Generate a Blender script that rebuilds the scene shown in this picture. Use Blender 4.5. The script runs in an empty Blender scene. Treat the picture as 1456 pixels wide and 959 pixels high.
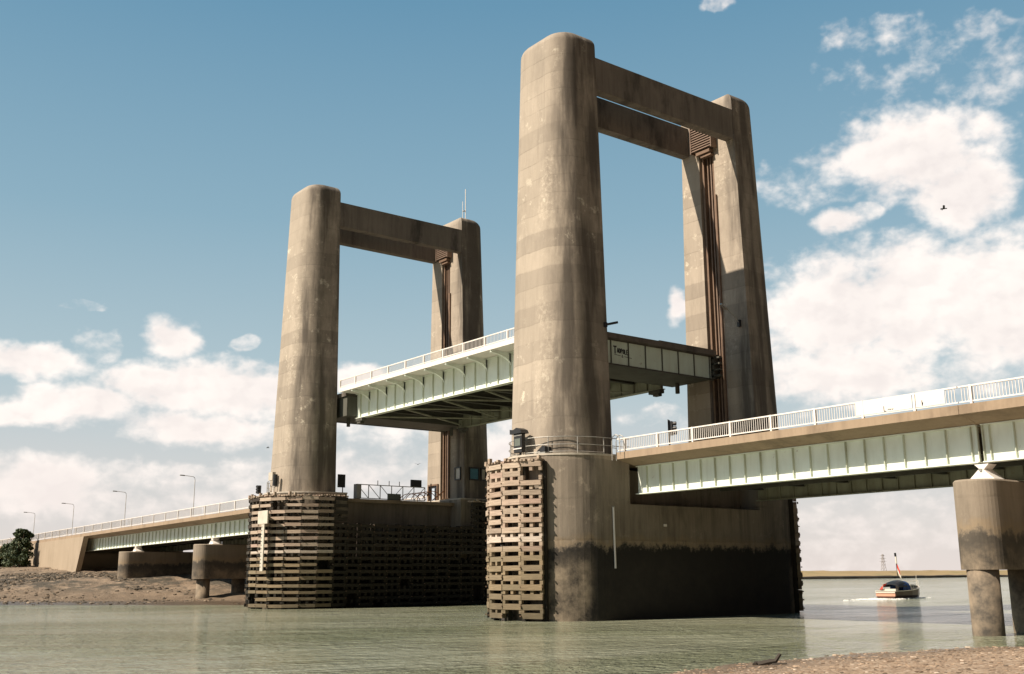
import bpy, bmesh, math, random
from mathutils import Vector, Matrix, noise as mnoise
random.seed(7)
S = bpy.context.scene
COL = S.collection
PI = math.pi
R = math.radians

# ------------------------------------------------------------------ camera
cam = bpy.data.cameras.new('camera'); cam_o = bpy.data.objects.new('camera', cam); COL.objects.link(cam_o)
CR = Vector((0.60826989, 0.79370696, -0.00608255)); CU = Vector((0.17706062, -0.1282151, 0.9758127)); CF = Vector((-0.77372946, 0.59463447, 0.21852363))
M = Matrix((CR, CU, -CF)).transposed().to_4x4(); M.translation = Vector((51.60188, -51.80316, 2.64045))
cam_o.matrix_world = M
cam.sensor_width = 36.0; cam.sensor_fit = 'HORIZONTAL'; cam.lens = 1512.4 / 1456 * 36
cam.clip_start = 0.2; cam.clip_end = 20000
S.camera = cam_o

# ------------------------------------------------------------------ light and view
SUN = Vector((-0.25, -1.0, 1.0)).normalized()
SUN_STRENGTH = 5.0
SKY_STRENGTH = 0.051
S.view_settings.view_transform = 'Standard'; S.view_settings.look = 'None'
S.view_settings.exposure = 0.64; S.view_settings.gamma = 1.0; S.view_settings.use_curve_mapping = False
sun = bpy.data.lights.new('sun', 'SUN'); sun.energy = SUN_STRENGTH; sun.angle = R(0.5); sun.color = (1.0, 0.86, 0.70)
sun_o = bpy.data.objects.new('sun', sun); COL.objects.link(sun_o)
sun_o.rotation_euler = SUN.to_track_quat('Z', 'Y').to_euler(); sun_o.location = SUN * 200


class NT:
    """small helper to chain shader nodes"""
    def __init__(s, tree): s.t = tree; s.n = tree.nodes; s.l = tree.links
    def node(s, typ, **kw):
        n = s.n.new(typ)
        for k, v in kw.items(): setattr(n, k, v)
        return n
    def put(s, sock, v):
        if isinstance(v, bpy.types.NodeSocket): s.l.new(v, sock)
        elif v is not None: sock.default_value = v
    def math(s, op, a, b=None, c=None, clamp=False):
        n = s.node('ShaderNodeMath', operation=op, use_clamp=clamp)
        for i, v in enumerate((a, b, c)):
            if v is not None: s.put(n.inputs[i], v)
        return n.outputs[0]
    def vmath(s, op, a, b=None):
        n = s.node('ShaderNodeVectorMath', operation=op)
        s.put(n.inputs[0], a)
        if b is not None: s.put(n.inputs[1], b)
        return n.outputs['Value'] if op in ('LENGTH', 'DOT_PRODUCT') else n.outputs[0]
    def mix(s, f, a, b, mode='MIX'):
        n = s.node('ShaderNodeMix', data_type='RGBA', blend_type=mode)
        s.put(n.inputs[0], f); s.put(n.inputs[6], a); s.put(n.inputs[7], b)
        return n.outputs[2]
    def mapr(s, v, a, b, c=0.0, d=1.0, smooth=False):
        n = s.node('ShaderNodeMapRange'); n.interpolation_type = 'SMOOTHSTEP' if smooth else 'LINEAR'
        s.put(n.inputs[0], v)
        for i, q in enumerate((a, b, c, d)): s.put(n.inputs[i + 1], q)
        return n.outputs[0]
    def noise(s, vec, scale, detail=4, rough=0.55, dist=0.0, out=0):
        n = s.node('ShaderNodeTexNoise'); s.put(n.inputs['Vector'], vec)
        n.inputs['Scale'].default_value = scale; n.inputs['Detail'].default_value = detail
        n.inputs['Roughness'].default_value = rough; n.inputs['Distortion'].default_value = dist
        return n.outputs[out]
    def comb(s, x, y, z):
        n = s.node('ShaderNodeCombineXYZ'); s.put(n.inputs[0], x); s.put(n.inputs[1], y); s.put(n.inputs[2], z)
        return n.outputs[0]
    def sep(s, v):
        n = s.node('ShaderNodeSeparateXYZ'); s.put(n.inputs[0], v); return n.outputs
    def ramp(s, v, stops):
        n = s.node('ShaderNodeValToRGB'); s.put(n.inputs[0], v); e = n.color_ramp.elements
        while len(e) > 1: e.remove(e[0])
        e[0].position = stops[0][0]; e[0].color = (*stops[0][1], 1)
        for p, c in stops[1:]:
            q = e.new(p); q.color = (*c, 1)
        return n.outputs[0]


def C4(c): return (c[0], c[1], c[2], 1.0)


# ------------------------------------------------------------------ sky with clouds (all by world direction)
W = bpy.data.worlds.new('World'); S.world = W; W.use_nodes = True
w = NT(W.node_tree); w.n.clear()
sky = w.node('ShaderNodeTexSky', sky_type='NISHITA'); sky.sun_disc = False
sky.sun_elevation = math.asin(SUN.z); sky.sun_rotation = math.atan2(SUN.x, SUN.y)
sky.air_density = 1.0; sky.dust_density = 0.8; sky.ozone_density = 1.6
geo = w.node('ShaderNodeTexCoord').outputs['Generated']
sx, sy, sz = w.sep(geo)
az = w.math('MULTIPLY', w.math('ARCTAN2', sx, sy), 180 / PI)
el = w.math('MULTIPLY', w.math('ARCSINE', sz), 180 / PI)
skyc = w.mix(1.0, sky.outputs[0], (1.02, 1.0, 0.93, 1), 'MULTIPLY')
# warm milky air low on the horizon
lowc = w.ramp(w.math('DIVIDE', el, 30.0, clamp=True), [(0.0, (10.8, 9.6, 9.1)), (0.17, (8.8, 8.8, 8.7)), (0.34, (6.1, 7.7, 8.3)), (0.62, (3.7, 6.0, 7.4)), (1.0, (1.95, 4.4, 6.4))])
lowf = w.ramp(w.math('DIVIDE', el, 30.0, clamp=True), [(0.0, (0.9,) * 3), (0.5, (0.85,) * 3), (1.0, (0.8,) * 3)])
skyc = w.mix(lowf, skyc, lowc)
# the unseen eastern sky is dimmed heavily to keep +x faces in deep shade
west = w.math('ADD', w.math('MULTIPLY', sx, -0.94), w.math('MULTIPLY', sy, -0.34))
skyc = w.mix(w.mapr(west, -0.40, 0.04, 0.0, 1.0, True), w.mix(1.0, skyc, (0.05, 0.05, 0.055, 1), 'MULTIPLY'), skyc)
CL = [(-35.0, 13.03, 4.43, 3.07, 1), (-31.11, 13.59, 4.4, 3.24, 1), (-27.18, 13.01, 3.51, 3.42, 1), (-34.51, 10.09, 5.22, 1.62, 0.8), (-28.77, 10.03, 3.88, 1.21, 0.6), (-30.44, 20.92, 4.33, 2.13, 1), (-28.25, 18.7, 2.5, 2.05, 0.9), (-34.84, 20.06, 3.64, 1.14, 0.45), (-34.64, 17.85, 1.15, 0.57, 0.8), (-32.99, 18.25, 0.64, 0.42, 0.6), (-28.6, 25.25, 4.13, 1.25, 0.3), (-25.65, 24.04, 1.96, 1.3, 0.32), (-32.21, 27.03, 2.19, 0.67, 0.3), (-40.33, 29.42, 0.8, 0.47, 0.4), (-77.2, 10.41, 2.71, 0.89, 0.9), (-74.93, 8.57, 3.11, 0.91, 1), (-70.51, 12.04, 1.47, 0.94, 0.9), (-71.48, 9.71, 2.58, 1.07, 0.95), (-68.85, 9.66, 3.89, 1.38, 1), (-65.96, 9.4, 2.9, 1.47, 0.95), (-68.72, 7.49, 3.86, 0.94, 0.9), (-77.46, 7.98, 2.51, 0.68, 0.8), (-66.89, 12.05, 0.66, 0.33, 0.6), (-74.99, 13.49, 0.83, 0.25, 0.3), (-74.16, 11.51, 1.0, 0.63, 0.4), (-76.21, 4.44, 3.47, 1.53, 0.7), (-71.95, 4.2, 4.34, 1.4, 0.65), (-66.79, 4.28, 4.23, 1.44, 0.6), (-69.29, 5.24, 0.87, 0.43, 0.5), (-60.8, 10.28, 2.26, 0.75, 0.9), (-57.36, 8.07, 5.66, 1.31, 0.6), (-58.83, 5.82, 5.59, 1.3, 0.65), (-52.99, 6.57, 1.52, 0.94, 0.7), (-43.46, 14.08, 0.61, 1.05, 0.8), (-44.07, 8.3, 2.24, 0.52, 0.35), (-35.39, 2.8, 2.39, 0.77, 0.6), (-31.4, 2.53, 3.9, 1.2, 0.5), (-36.21, 0.88, 3.76, 0.77, 0.5),
      (-20.5, 12.0, 3.5, 3.0, 1), (-17, 20, 4, 1.5, .6), (-12, 9, 6, 2, .9), (-2, 14, 5, 2.2, .9), (12, 10, 8, 2, .8), (30, 16, 8, 3, .9), (-85, 9, 4, 1.2, .9), (-92, 13, 5, 2, .8), (-104, 8, 7, 1.8, .9), (-125, 15, 9, 3, .8), (60, 12, 9, 3, .8), (100, 20, 12, 4, .8), (150, 14, 12, 4, .8)]
p = w.comb(az, el, 0.0)
pw = w.comb(w.math('MULTIPLY', az, 1.0), w.math('MULTIPLY', el, 1.35), 0.0)
warp = w.vmath('SCALE', w.vmath('SUBTRACT', w.noise(pw, 0.55, 3, 0.5, out=1), (0.5, 0.5, 0.5)))
for nd in w.n:
    if nd.bl_idname == 'ShaderNodeVectorMath' and nd.operation == 'SCALE': nd.inputs['Scale'].default_value = 1.2
pp = w.vmath('ADD', p, warp)
acc = None; rel = None
for (a, e, ha, he, st) in CL:
    d = w.vmath('MULTIPLY', w.vmath('SUBTRACT', pp, (a, e, 0)), (1 / ha, 1 / he, 0))
    m = w.math('MULTIPLY', w.math('SUBTRACT', 1.14, w.vmath('LENGTH', d)), 0.6 + 0.75 * st)
    if st < 0.7: m = w.math('MINIMUM', m, st * 0.55 - 0.19)
    acc = m if acc is None else w.math('SMOOTH_MAX', acc, m, 0.25)
n1 = w.noise(pw, 0.62, 8, 0.49, 0.2)
pw2 = w.vmath('ADD', pw, (0.42, -0.75, 0.0))
n2 = w.noise(pw2, 0.62, 8, 0.49, 0.2)
def billow(vec, sc, det):
    v = w.node('ShaderNodeTexVoronoi', feature='F1', voronoi_dimensions='2D'); w.put(v.inputs['Vector'], vec); v.inputs['Scale'].default_value = sc
    v.inputs['Detail'].default_value = det; v.inputs['Roughness'].default_value = 0.55; v.normalize = True
    return w.math('SUBTRACT', 1.0, v.outputs['Distance'])
bw = w.vmath('ADD', pw, w.vmath('MULTIPLY', w.vmath('SUBTRACT', w.noise(pw, 1.3, 3, 0.5, out=1), (0.5, 0.5, 0.5)), (0.9, 0.9, 0)))
b1 = billow(bw, 0.5, 2.0)
b2 = billow(w.vmath('ADD', bw, (-0.35, 0.55, 0.0)), 0.5, 2.0)
tex = w.math('ADD', w.math('MULTIPLY', w.math('SUBTRACT', n1, 0.5), 1.5), w.math('MULTIPLY', w.math('SUBTRACT', b1, 0.62), 0.7))
tex = w.math('ADD', tex, w.math('MULTIPLY', w.math('SUBTRACT', w.noise(pw, 2.3, 5, 0.5, 0.3), 0.5), 0.42))
dens = w.math('ADD', acc, tex)
cov = w.mapr(dens, -0.16, 0.78, 0, 1, True)
# relief: lit where the billows swell towards the sun (up and to the left), grey in the folds and towards the base
edge = w.math('ADD', w.math('MULTIPLY', w.math('SUBTRACT', b1, b2), 1.1), w.math('MULTIPLY', w.math('SUBTRACT', n1, n2), 0.9))
shade = w.mapr(edge, -0.30, 0.22, 0.0, 1.0, True)
rim = w.mapr(dens, 0.2, 1.1, 1.0, 0.35, True)
low = w.mapr(w.noise(pw, 0.22, 3, 0.5), 0.36, 0.6, 0.0, 1.0, True)
lit = w.math('ADD', w.math('ADD', w.math('MULTIPLY', w.math('MAXIMUM', shade, w.mapr(el, 3, 8, 0.8, 0.0)), 0.35), w.math('MULTIPLY', rim, 0.4)), w.math('MULTIPLY', low, 0.35), clamp=True)
cc = w.mix(lit, (11.2, 10.2, 9.8, 1), (14.6, 13.4, 12.5, 1))
# the lowest clouds sit deep in the haze
cc = w.mix(w.mapr(el, 1.0, 8.0, 0.5, 0.0), cc, (10.0, 8.9, 8.5, 1))
full = w.mix(w.math('MULTIPLY', cov, 0.94), skyc, cc)
bg = w.node('ShaderNodeBackground'); w.put(bg.inputs[0], full); bg.inputs[1].default_value = SKY_STRENGTH
w.l.new(bg.outputs[0], w.node('ShaderNodeOutputWorld').inputs[0])

# ------------------------------------------------------------------ materials (all in world position)
def mat(name):
    m = bpy.data.materials.new(name); m.use_nodes = True; t = NT(m.node_tree)
    b = m.node_tree.nodes['Principled BSDF']; b.inputs['Roughness'].default_value = 0.8
    pos = t.node('ShaderNodeNewGeometry').outputs['Position']
    return m, t, b, pos


def bump(t, b, h, strength=0.3, dist=0.05, normal=None):
    n = t.node('ShaderNodeBump'); n.inputs['Strength'].default_value = strength; n.inputs['Distance'].default_value = dist
    t.put(n.inputs['Height'], h); t.l.new(n.outputs[0], b.inputs['Normal']); return n


def concrete(name, c1, c2, dark, tide=None, shade_stain_xs=(), streak=0.5, patches=0.5, lift=1.25, chalk=0.5, tide_lo=(0.10, 0.075, 0.05), weed=(0.012, 0.012, 0.010), black_x=None):
    m, t, b, pos = mat(name)
    x, y, z = t.sep(pos)
    base = t.mix(t.mapr(t.noise(pos, 0.16, 5, 0.6), 0.32, 0.68), C4(c1), C4(c2))
    # rain streaks run down the face
    st = t.noise(t.comb(x, y, t.math('MULTIPLY', z, 0.05)), 1.5, 6, 0.62)
    st2 = t.noise(t.comb(x, y, t.math('MULTIPLY', z, 0.12)), 4.5, 4, 0.6)
    sf = t.math('MULTIPLY', t.mapr(st, 0.46, 0.72, 0, 1, True), t.mapr(t.noise(pos, 0.11, 3), 0.35, 0.62, 0.25, 1))
    base = t.mix(t.math('MULTIPLY', sf, streak), base, C4(dark))
    base = t.mix(t.mapr(st2, 0.45, 0.8, 0, streak * 0.6), base, C4(dark))
    # pour lifts: each band a little lighter or darker, with a thin joint line
    zz = t.math('ADD', z, t.math('MULTIPLY', t.noise(pos, 0.6, 4, 0.6), 0.32))
    for sxc in shade_stain_xs:                             # +x side of each leg: shade painted darker, mixed with ragged weather stains
        dxx = t.math('SUBTRACT', x, sxc)
        inx = t.math('MULTIPLY', t.mapr(dxx, 0.5, 2.7, 0, 1, True), t.mapr(dxx, 3.6, 4.6, 1, 0))
        rag = t.mapr(t.noise(t.comb(x, y, t.math('MULTIPLY', z, 0.55)), 0.9, 8, 0.72), 0.36, 0.60, 0.15, 1, True)
        base = t.mix(t.math('MULTIPLY', t.math('MULTIPLY', inx, rag), 0.42), base, C4(dark))
    band = t.math('FRACT', t.math('DIVIDE', zz, lift))
    cell = t.math('FLOOR', t.math('DIVIDE', zz, lift))
    wn = t.node('ShaderNodeTexWhiteNoise', noise_dimensions='1D'); t.put(wn.inputs['W'], cell)
    base = t.mix(t.mapr(wn.outputs[0], 0, 1, 0.0, 0.36), base, C4(dark))
    joint = t.math('MULTIPLY', t.mapr(band, 0.0, 0.07, 1, 0), t.mapr(t.noise(pos, 0.4, 5, 0.7), 0.46, 0.62, 0.05, 0.5))
    base = t.mix(joint, base, C4(dark))
    soot = t.mapr(t.noise(t.comb(x, y, t.math('MULTIPLY', z, 0.35)), 0.42, 6, 0.65), 0.5, 0.68, 0, patches, True)
    base = t.mix(soot, base, C4([v * 0.62 for v in dark]))
    ch = t.math('MULTIPLY', t.mapr(t.noise(pos, 1.1, 8, 0.75), 0.56, 0.66, 0, 1, True), t.mapr(t.noise(pos, 0.13, 2), 0.5, 0.62, 0, chalk))
    base = t.mix(ch, base, C4([min(0.62, v * 1.45) for v in c1]))
    fine = t.noise(pos, 9.0, 6, 0.7)
    for sxc in shade_stain_xs:  # chalk blotches, then ragged dark streaks that also deepen the +x shade
        dxx = t.math('SUBTRACT', x, sxc)
        inx = t.math('MULTIPLY', t.mapr(dxx, 0.0, 0.8, 0, 1, True), t.mapr(dxx, 1.6, 2.4, 1, 0, True))
        bl = t.math('MULTIPLY', t.mapr(t.noise(t.comb(x, y, t.math('MULTIPLY', z, 0.5)), 0.45, 3), 0.48, 0.62, 0, 1, True), t.mapr(t.noise(pos, 3.2, 9, 0.8), 0.44, 0.64, 0, 0.5, True))
        base = t.mix(t.math('MULTIPLY', inx, bl), base, C4([min(0.62, v * 1.4) for v in c1]))
        dk = t.math('MULTIPLY', t.mapr(dxx, 1.5, 2.3, 0, 1, True), t.mapr(t.noise(t.comb(x, y, t.math('MULTIPLY', z, 0.12)), 0.9, 5, 0.6), 0.4, 0.6, 0, 0.8, True))
        base = t.mix(t.math('MULTIPLY', dk, t.mapr(dxx, 3.6, 4.6, 1, 0)), base, C4([v * 0.55 for v in dark]))
    base = t.mix(t.mapr(fine, 0.3, 0.75, 0, 0.14), base, C4([v * 0.5 for v in c2]))
    if tide is not None:
        wob = t.math('ADD', t.math('MULTIPLY', t.math('SUBTRACT', t.noise(t.comb(x, y, 0.0), 0.8, 6, 0.7), 0.5), 1.3), t.math('MULTIPLY', t.math('SUBTRACT', t.noise(pos, 2.2, 7, 0.75), 0.5), 1.5))
        zt = t.math('ADD', z, wob)
        low = t.mix(t.mapr(t.noise(pos, 0.8, 7, 0.7), 0.35, 0.66), C4(weed), C4(tide_lo))
        low = t.mix(t.mapr(zt, tide - 1.6, tide - 0.25, 0.0, 0.9, True), low, C4(weed))
        if black_x is not None:                   # flat side walls: black weed, with their shade painted into it
            low = t.mix(t.mapr(t.math('ABSOLUTE', t.math('SUBTRACT', t.math('ABSOLUTE', t.math('ADD', x, 17.82)), 17.82)), black_x, black_x + 0.25, 0, 0.95), low, C4(weed))
        base = t.mix(t.mapr(zt, tide + 0.0, tide + 1.3, 0.35, 0.0, True), base, C4(dark))
        base = t.mix(t.mapr(zt, tide - 0.25, tide + 0.15, 1.0, 0.0, True), base, low)
        yel = t.math('MULTIPLY', t.mapr(zt, tide + 0.1, tide + 0.7, 1, 0), t.mapr(zt, tide - 0.1, tide + 0.2, 0, 0.25))
        base = t.mix(yel, base, (0.42, 0.28, 0.12, 1))
    t.l.new(base, b.inputs['Base Color'])
    b.inputs['Roughness'].default_value = 0.88
    board = t.noise(t.comb(t.math('MULTIPLY', x, 6), t.math('MULTIPLY', y, 6), t.math('MULTIPLY', z, 0.3)), 1.0, 3)
    h = t.math('ADD', t.math('ADD', t.math('MULTIPLY', fine, 0.5), t.math('MULTIPLY', board, 0.5)), t.math('MULTIPLY', t.mapr(band, 0.0, 0.06), 0.3))
    bump(t, b, h, 0.5, 0.03)
    return m


def paint(name, c, rust=0.4, rough=0.45, dirt=(0.20, 0.17, 0.12), dirtamt=0.4):
    m, t, b, pos = mat(name)
    x, y, z = t.sep(pos)
    g = t.mapr(t.noise(t.comb(x, y, t.math('MULTIPLY', z, 0.35)), 1.1, 6, 0.65), 0.42, 0.75, 0, dirtamt)
    base = t.mix(g, C4(c), C4(dirt))
    st = t.noise(t.comb(t.math('MULTIPLY', x, 3), t.math('MULTIPLY', y, 3), t.math('MULTIPLY', z, 0.25)), 1.0, 6, 0.6)
    base = t.mix(t.mapr(st, 0.55, 0.8, 0, dirtamt * 0.9), base, C4(dirt))
    r = t.mapr(t.noise(pos, 2.3, 8, 0.75), 0.62, 0.70, 0, rust, True)
    base = t.mix(r, base, (0.16, 0.07, 0.03, 1))
    t.l.new(base, b.inputs['Base Color']); b.inputs['Roughness'].default_value = rough
    bump(t, b, t.noise(pos, 6, 4), 0.15, 0.01)
    return m


def plain(name, c, rough=0.6, var=0.25, scale=3.0, metal=0.0):
    m, t, b, pos = mat(name)
    base = t.mix(t.mapr(t.noise(pos, scale, 5, 0.65), 0.3, 0.75, 0, 1), C4(c), C4([v * (1 - var) for v in c]))
    t.l.new(base, b.inputs['Base Color']); b.inputs['Roughness'].default_value = rough; b.inputs['Metallic'].default_value = metal
    bump(t, b, t.noise(pos, scale * 4, 3), 0.1, 0.01)
    return m


M_TOWER = concrete('tower_concrete', (0.45, 0.385, 0.31), (0.38, 0.325, 0.26), (0.115, 0.096, 0.078), None, (0.0, -35.647), 0.30, 0.22, 1.22, 0.9)
M_TOWER2 = concrete('inner_concrete', (0.44, 0.36, 0.27), (0.38, 0.305, 0.225), (0.17, 0.135, 0.10), None, (), 0.3, 0.2, 1.22, 0.2)
M_PIER = concrete('pier_concrete', (0.41, 0.35, 0.275), (0.29, 0.245, 0.195), (0.085, 0.07, 0.056), 4.35, (), 0.7, 0.55, 2.4, 0.3, (0.27, 0.22, 0.16), (0.016, 0.014, 0.012), 3.5)
M_PIERS = concrete('small_pier_concrete', (0.40, 0.335, 0.26), (0.31, 0.26, 0.20), (0.12, 0.095, 0.07), 4.3, (), 0.4, 0.35, 2.0, 0.4, (0.30, 0.235, 0.165), (0.06, 0.052, 0.042))
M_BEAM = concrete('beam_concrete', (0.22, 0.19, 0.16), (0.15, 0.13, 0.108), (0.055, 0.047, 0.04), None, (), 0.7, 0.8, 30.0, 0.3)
M_DECK = concrete('deck_concrete', (0.42, 0.32, 0.225), (0.34, 0.255, 0.175), (0.17, 0.125, 0.085), None, (), 0.5, 0.45, 30.0, 0.3)
M_WALL = concrete('abutment_concrete', (0.42, 0.345, 0.26), (0.36, 0.295, 0.215), (0.27, 0.21, 0.15), None, (), 0.35, 0.2, 30.0, 0.2)
M_ROAD = plain('asphalt', (0.055, 0.053, 0.05), 0.9, 0.3, 6)
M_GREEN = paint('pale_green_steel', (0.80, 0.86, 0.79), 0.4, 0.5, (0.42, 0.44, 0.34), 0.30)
M_GREEND = paint('shaded_green_steel', (0.34, 0.36, 0.28), 0.9, 0.5, (0.12, 0.10, 0.06), 0.7)  # under-deck shade put into a darker green, with rust and dirt
M_STIFF = paint('rib_shade_green_steel', (0.54, 0.58, 0.48), 0.5, 0.6, (0.2, 0.19, 0.12), 0.5)  # green darkened for the ribs' shaded sides, dirt and rust over it
M_PANEL = paint('stained_white_steel', (0.66, 0.78, 0.68), 0.6, 0.5, (0.36, 0.38, 0.28), 0.35)
M_WHITE = paint('white_paint', (0.80, 0.76, 0.72), 0.25, 0.4, (0.45, 0.38, 0.30), 0.25)
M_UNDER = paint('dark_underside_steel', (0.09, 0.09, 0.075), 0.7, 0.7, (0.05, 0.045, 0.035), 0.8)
M_GALV = plain('galvanised_steel', (0.42, 0.41, 0.38), 0.45, 0.35, 5, 0.4)
M_BLACK = plain('black_paint', (0.02, 0.02, 0.022), 0.45, 0.3)
M_RUSTB = plain('brown_guide_steel', (0.20, 0.125, 0.08), 0.7, 0.45, 2.0)
M_LOUV = plain('brown_louvre', (0.22, 0.15, 0.11), 0.7, 0.4, 2.0)
M_GLASSP = plain('pale_window_blind', (0.55, 0.52, 0.45), 0.25, 0.2)
M_GLASSB = plain('sky_tinted_pane', (0.10, 0.24, 0.33), 0.12, 0.3)  # blue sky reflection painted into the pane colour
M_ORANGE = plain('orange_paint', (0.62, 0.22, 0.06), 0.5, 0.2)
M_RED = plain('red_cloth', (0.55, 0.06, 0.04), 0.8, 0.2)
M_BLUE = plain('blue_canvas', (0.03, 0.09, 0.30), 0.8, 0.25)
M_HULL = plain('dark_varnished_hull', (0.075, 0.035, 0.022), 0.3, 0.3)
M_CREAM = plain('cream_gelcoat', (0.72, 0.68, 0.58), 0.35, 0.12)
M_GREYST = plain('grey_green_cabinet', (0.13, 0.15, 0.13), 0.5, 0.2)
M_PYLON = plain('hazy_steel', (0.33, 0.31, 0.31), 0.8, 0.1)
M_LAMPP = plain('hazed_lamp_post_steel', (0.62, 0.60, 0.56), 0.6, 0.2)  # distance haze put into the colour as a lighter steel
M_OFFW = plain('weathered_white_board', (0.60, 0.55, 0.47), 0.7, 0.3, 1.5)
M_LEDGE = plain('ledge_paint', (0.55, 0.50, 0.42), 0.6, 0.3)


def timber(k=1.0):
    m, t, b, pos = mat('weathered_timber' if k == 1 else 'shade_dark_timber')
    x, y, z = t.sep(pos)
    oi = t.math('FRACT', t.math('ADD', t.node('ShaderNodeNewGeometry').outputs['Random Per Island'], t.node('ShaderNodeObjectInfo').outputs['Random']))
    c = t.ramp(oi, [(0.0, (0.40, 0.30, 0.23)), (0.3, (0.50, 0.40, 0.31)), (0.6, (0.34, 0.27, 0.21)), (0.85, (0.56, 0.46, 0.36)), (1.0, (0.44, 0.31, 0.25))])
    low = t.ramp(oi, [(0.0, (0.25, 0.20, 0.13)), (0.5, (0.33, 0.25, 0.15)), (1.0, (0.20, 0.17, 0.11))])
    zw = t.math('ADD', z, t.math('MULTIPLY', t.noise(pos, 0.6, 3), 0.7))
    c = t.mix(t.mapr(zw, 4.2, 4.9, 1, 0), c, low)
    band = t.math('MULTIPLY', t.mapr(z, 4.55, 4.62, 0, 1), t.mapr(z, 4.95, 5.05, 1, 0))
    c = t.mix(t.math('MULTIPLY', band, 0.75), c, (0.66, 0.58, 0.50, 1))
    weed = t.mapr(t.math('ADD', z, t.math('MULTIPLY', t.noise(pos, 0.9, 4), 3.0)), 0.8, 4.2, 0.8, 0.0)
    c = t.mix(weed, c, (0.045, 0.042, 0.022, 1))
    gr = t.noise(t.comb(t.math('MULTIPLY', x, 0.7), t.math('MULTIPLY', y, 0.7), t.math('MULTIPLY', z, 9)), 2.0, 6, 0.7)
    c = t.mix(t.mapr(gr, 0.35, 0.75, 0.0, 0.6), c, (0.07, 0.05, 0.035, 1))
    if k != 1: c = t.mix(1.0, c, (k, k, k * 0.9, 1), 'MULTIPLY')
    t.l.new(c, b.inputs['Base Color']); b.inputs['Roughness'].default_value = 0.9
    bump(t, b, gr, 0.7, 0.03)
    return m


M_TIMBER = timber()
M_TIMBER_SHADE = timber(0.09)  # same timber with channel-side and rear shade multiplied into its colour
M_TIMBERD = plain('dark_wet_timber', (0.05, 0.038, 0.028), 0.8, 0.5, 2)


def ground_mat(name, cols, scale=0.5, pebbles=0.0, wet_or_shade=None, bumpd=0.06, dark=None):
    m, t, b, pos = mat(name)
    x, y, z = t.sep(pos)
    n = t.noise(pos, scale, 9, 0.7)
    c = t.ramp(n, cols)
    if dark:                                     # seaweed and stones lying in belts along the shore
        f = t.math('MULTIPLY', t.mapr(t.noise(t.comb(t.math('MULTIPLY', x, 0.6), y, t.math('MULTIPLY', z, 3.0)), 0.35, 8, 0.78), 0.44, 0.55, 0, 0.92, True),
                   t.math('MULTIPLY', t.mapr(z, 0.7, 1.7, 0.25, 1.0), t.mapr(z, 3.1, 3.9, 1, 0)))
        c = t.mix(f, c, C4(dark))
        c = t.mix(t.mapr(t.math('ADD', z, t.math('MULTIPLY', t.noise(pos, 0.3, 5), 1.2)), 0.9, 2.2, 0.55, 0.0), c, (0.13, 0.09, 0.055, 1))
    v = t.node('ShaderNodeTexVoronoi'); t.put(v.inputs['Vector'], pos); v.inputs['Scale'].default_value = 11.0
    if pebbles:
        hue = t.ramp(t.sep(v.outputs['Color'])[0], [(0.0, (0.10, 0.07, 0.05)), (0.35, (0.26, 0.18, 0.12)), (0.7, (0.36, 0.26, 0.18)), (0.93, (0.46, 0.36, 0.27)), (1.0, (0.62, 0.55, 0.46))])
        c = t.mix(pebbles, c, hue)
    if wet_or_shade is not None:
        wf = t.mapr(z, wet_or_shade, wet_or_shade + 0.12, 1, 0)
        c = t.mix(t.math('MULTIPLY', wf, 0.55), c, C4([q * 0.45 for q in cols[0][1]]))
        b_r = t.mapr(z, wet_or_shade, wet_or_shade + 0.12, 0.35, 0.95); t.l.new(b_r, b.inputs['Roughness'])
    t.l.new(c, b.inputs['Base Color'])
    h = t.math('ADD', t.noise(pos, scale * 6, 8, 0.7), t.math('MULTIPLY', t.math('SUBTRACT', 1.0, v.outputs['Distance']), 0.5 * (1 if pebbles else 0)))
    bump(t, b, h, 0.9, bumpd)
    return m


M_MUD = ground_mat('shore_mud', [(0.30, (0.15, 0.105, 0.07)), (0.5, (0.22, 0.165, 0.115)), (0.66, (0.31, 0.235, 0.165))], 0.45, 0.0, 0.15, 0.25, (0.055, 0.048, 0.035))
M_BEACH = ground_mat('shingle', [(0.3, (0.17, 0.12, 0.08)), (0.5, (0.29, 0.205, 0.135)), (0.7, (0.37, 0.27, 0.185))], 0.9, 0.55, 0.04, 0.05)
M_MARSH = ground_mat('dry_marsh_grass', [(0.3, (0.20, 0.15, 0.065)), (0.5, (0.33, 0.235, 0.115)), (0.7, (0.22, 0.185, 0.08))], 0.06, 0.0, None, 0.3)
M_BANKEDGE = plain('dark_mud_scarp', (0.05, 0.04, 0.028), 0.9, 0.4, 0.3)


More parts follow.
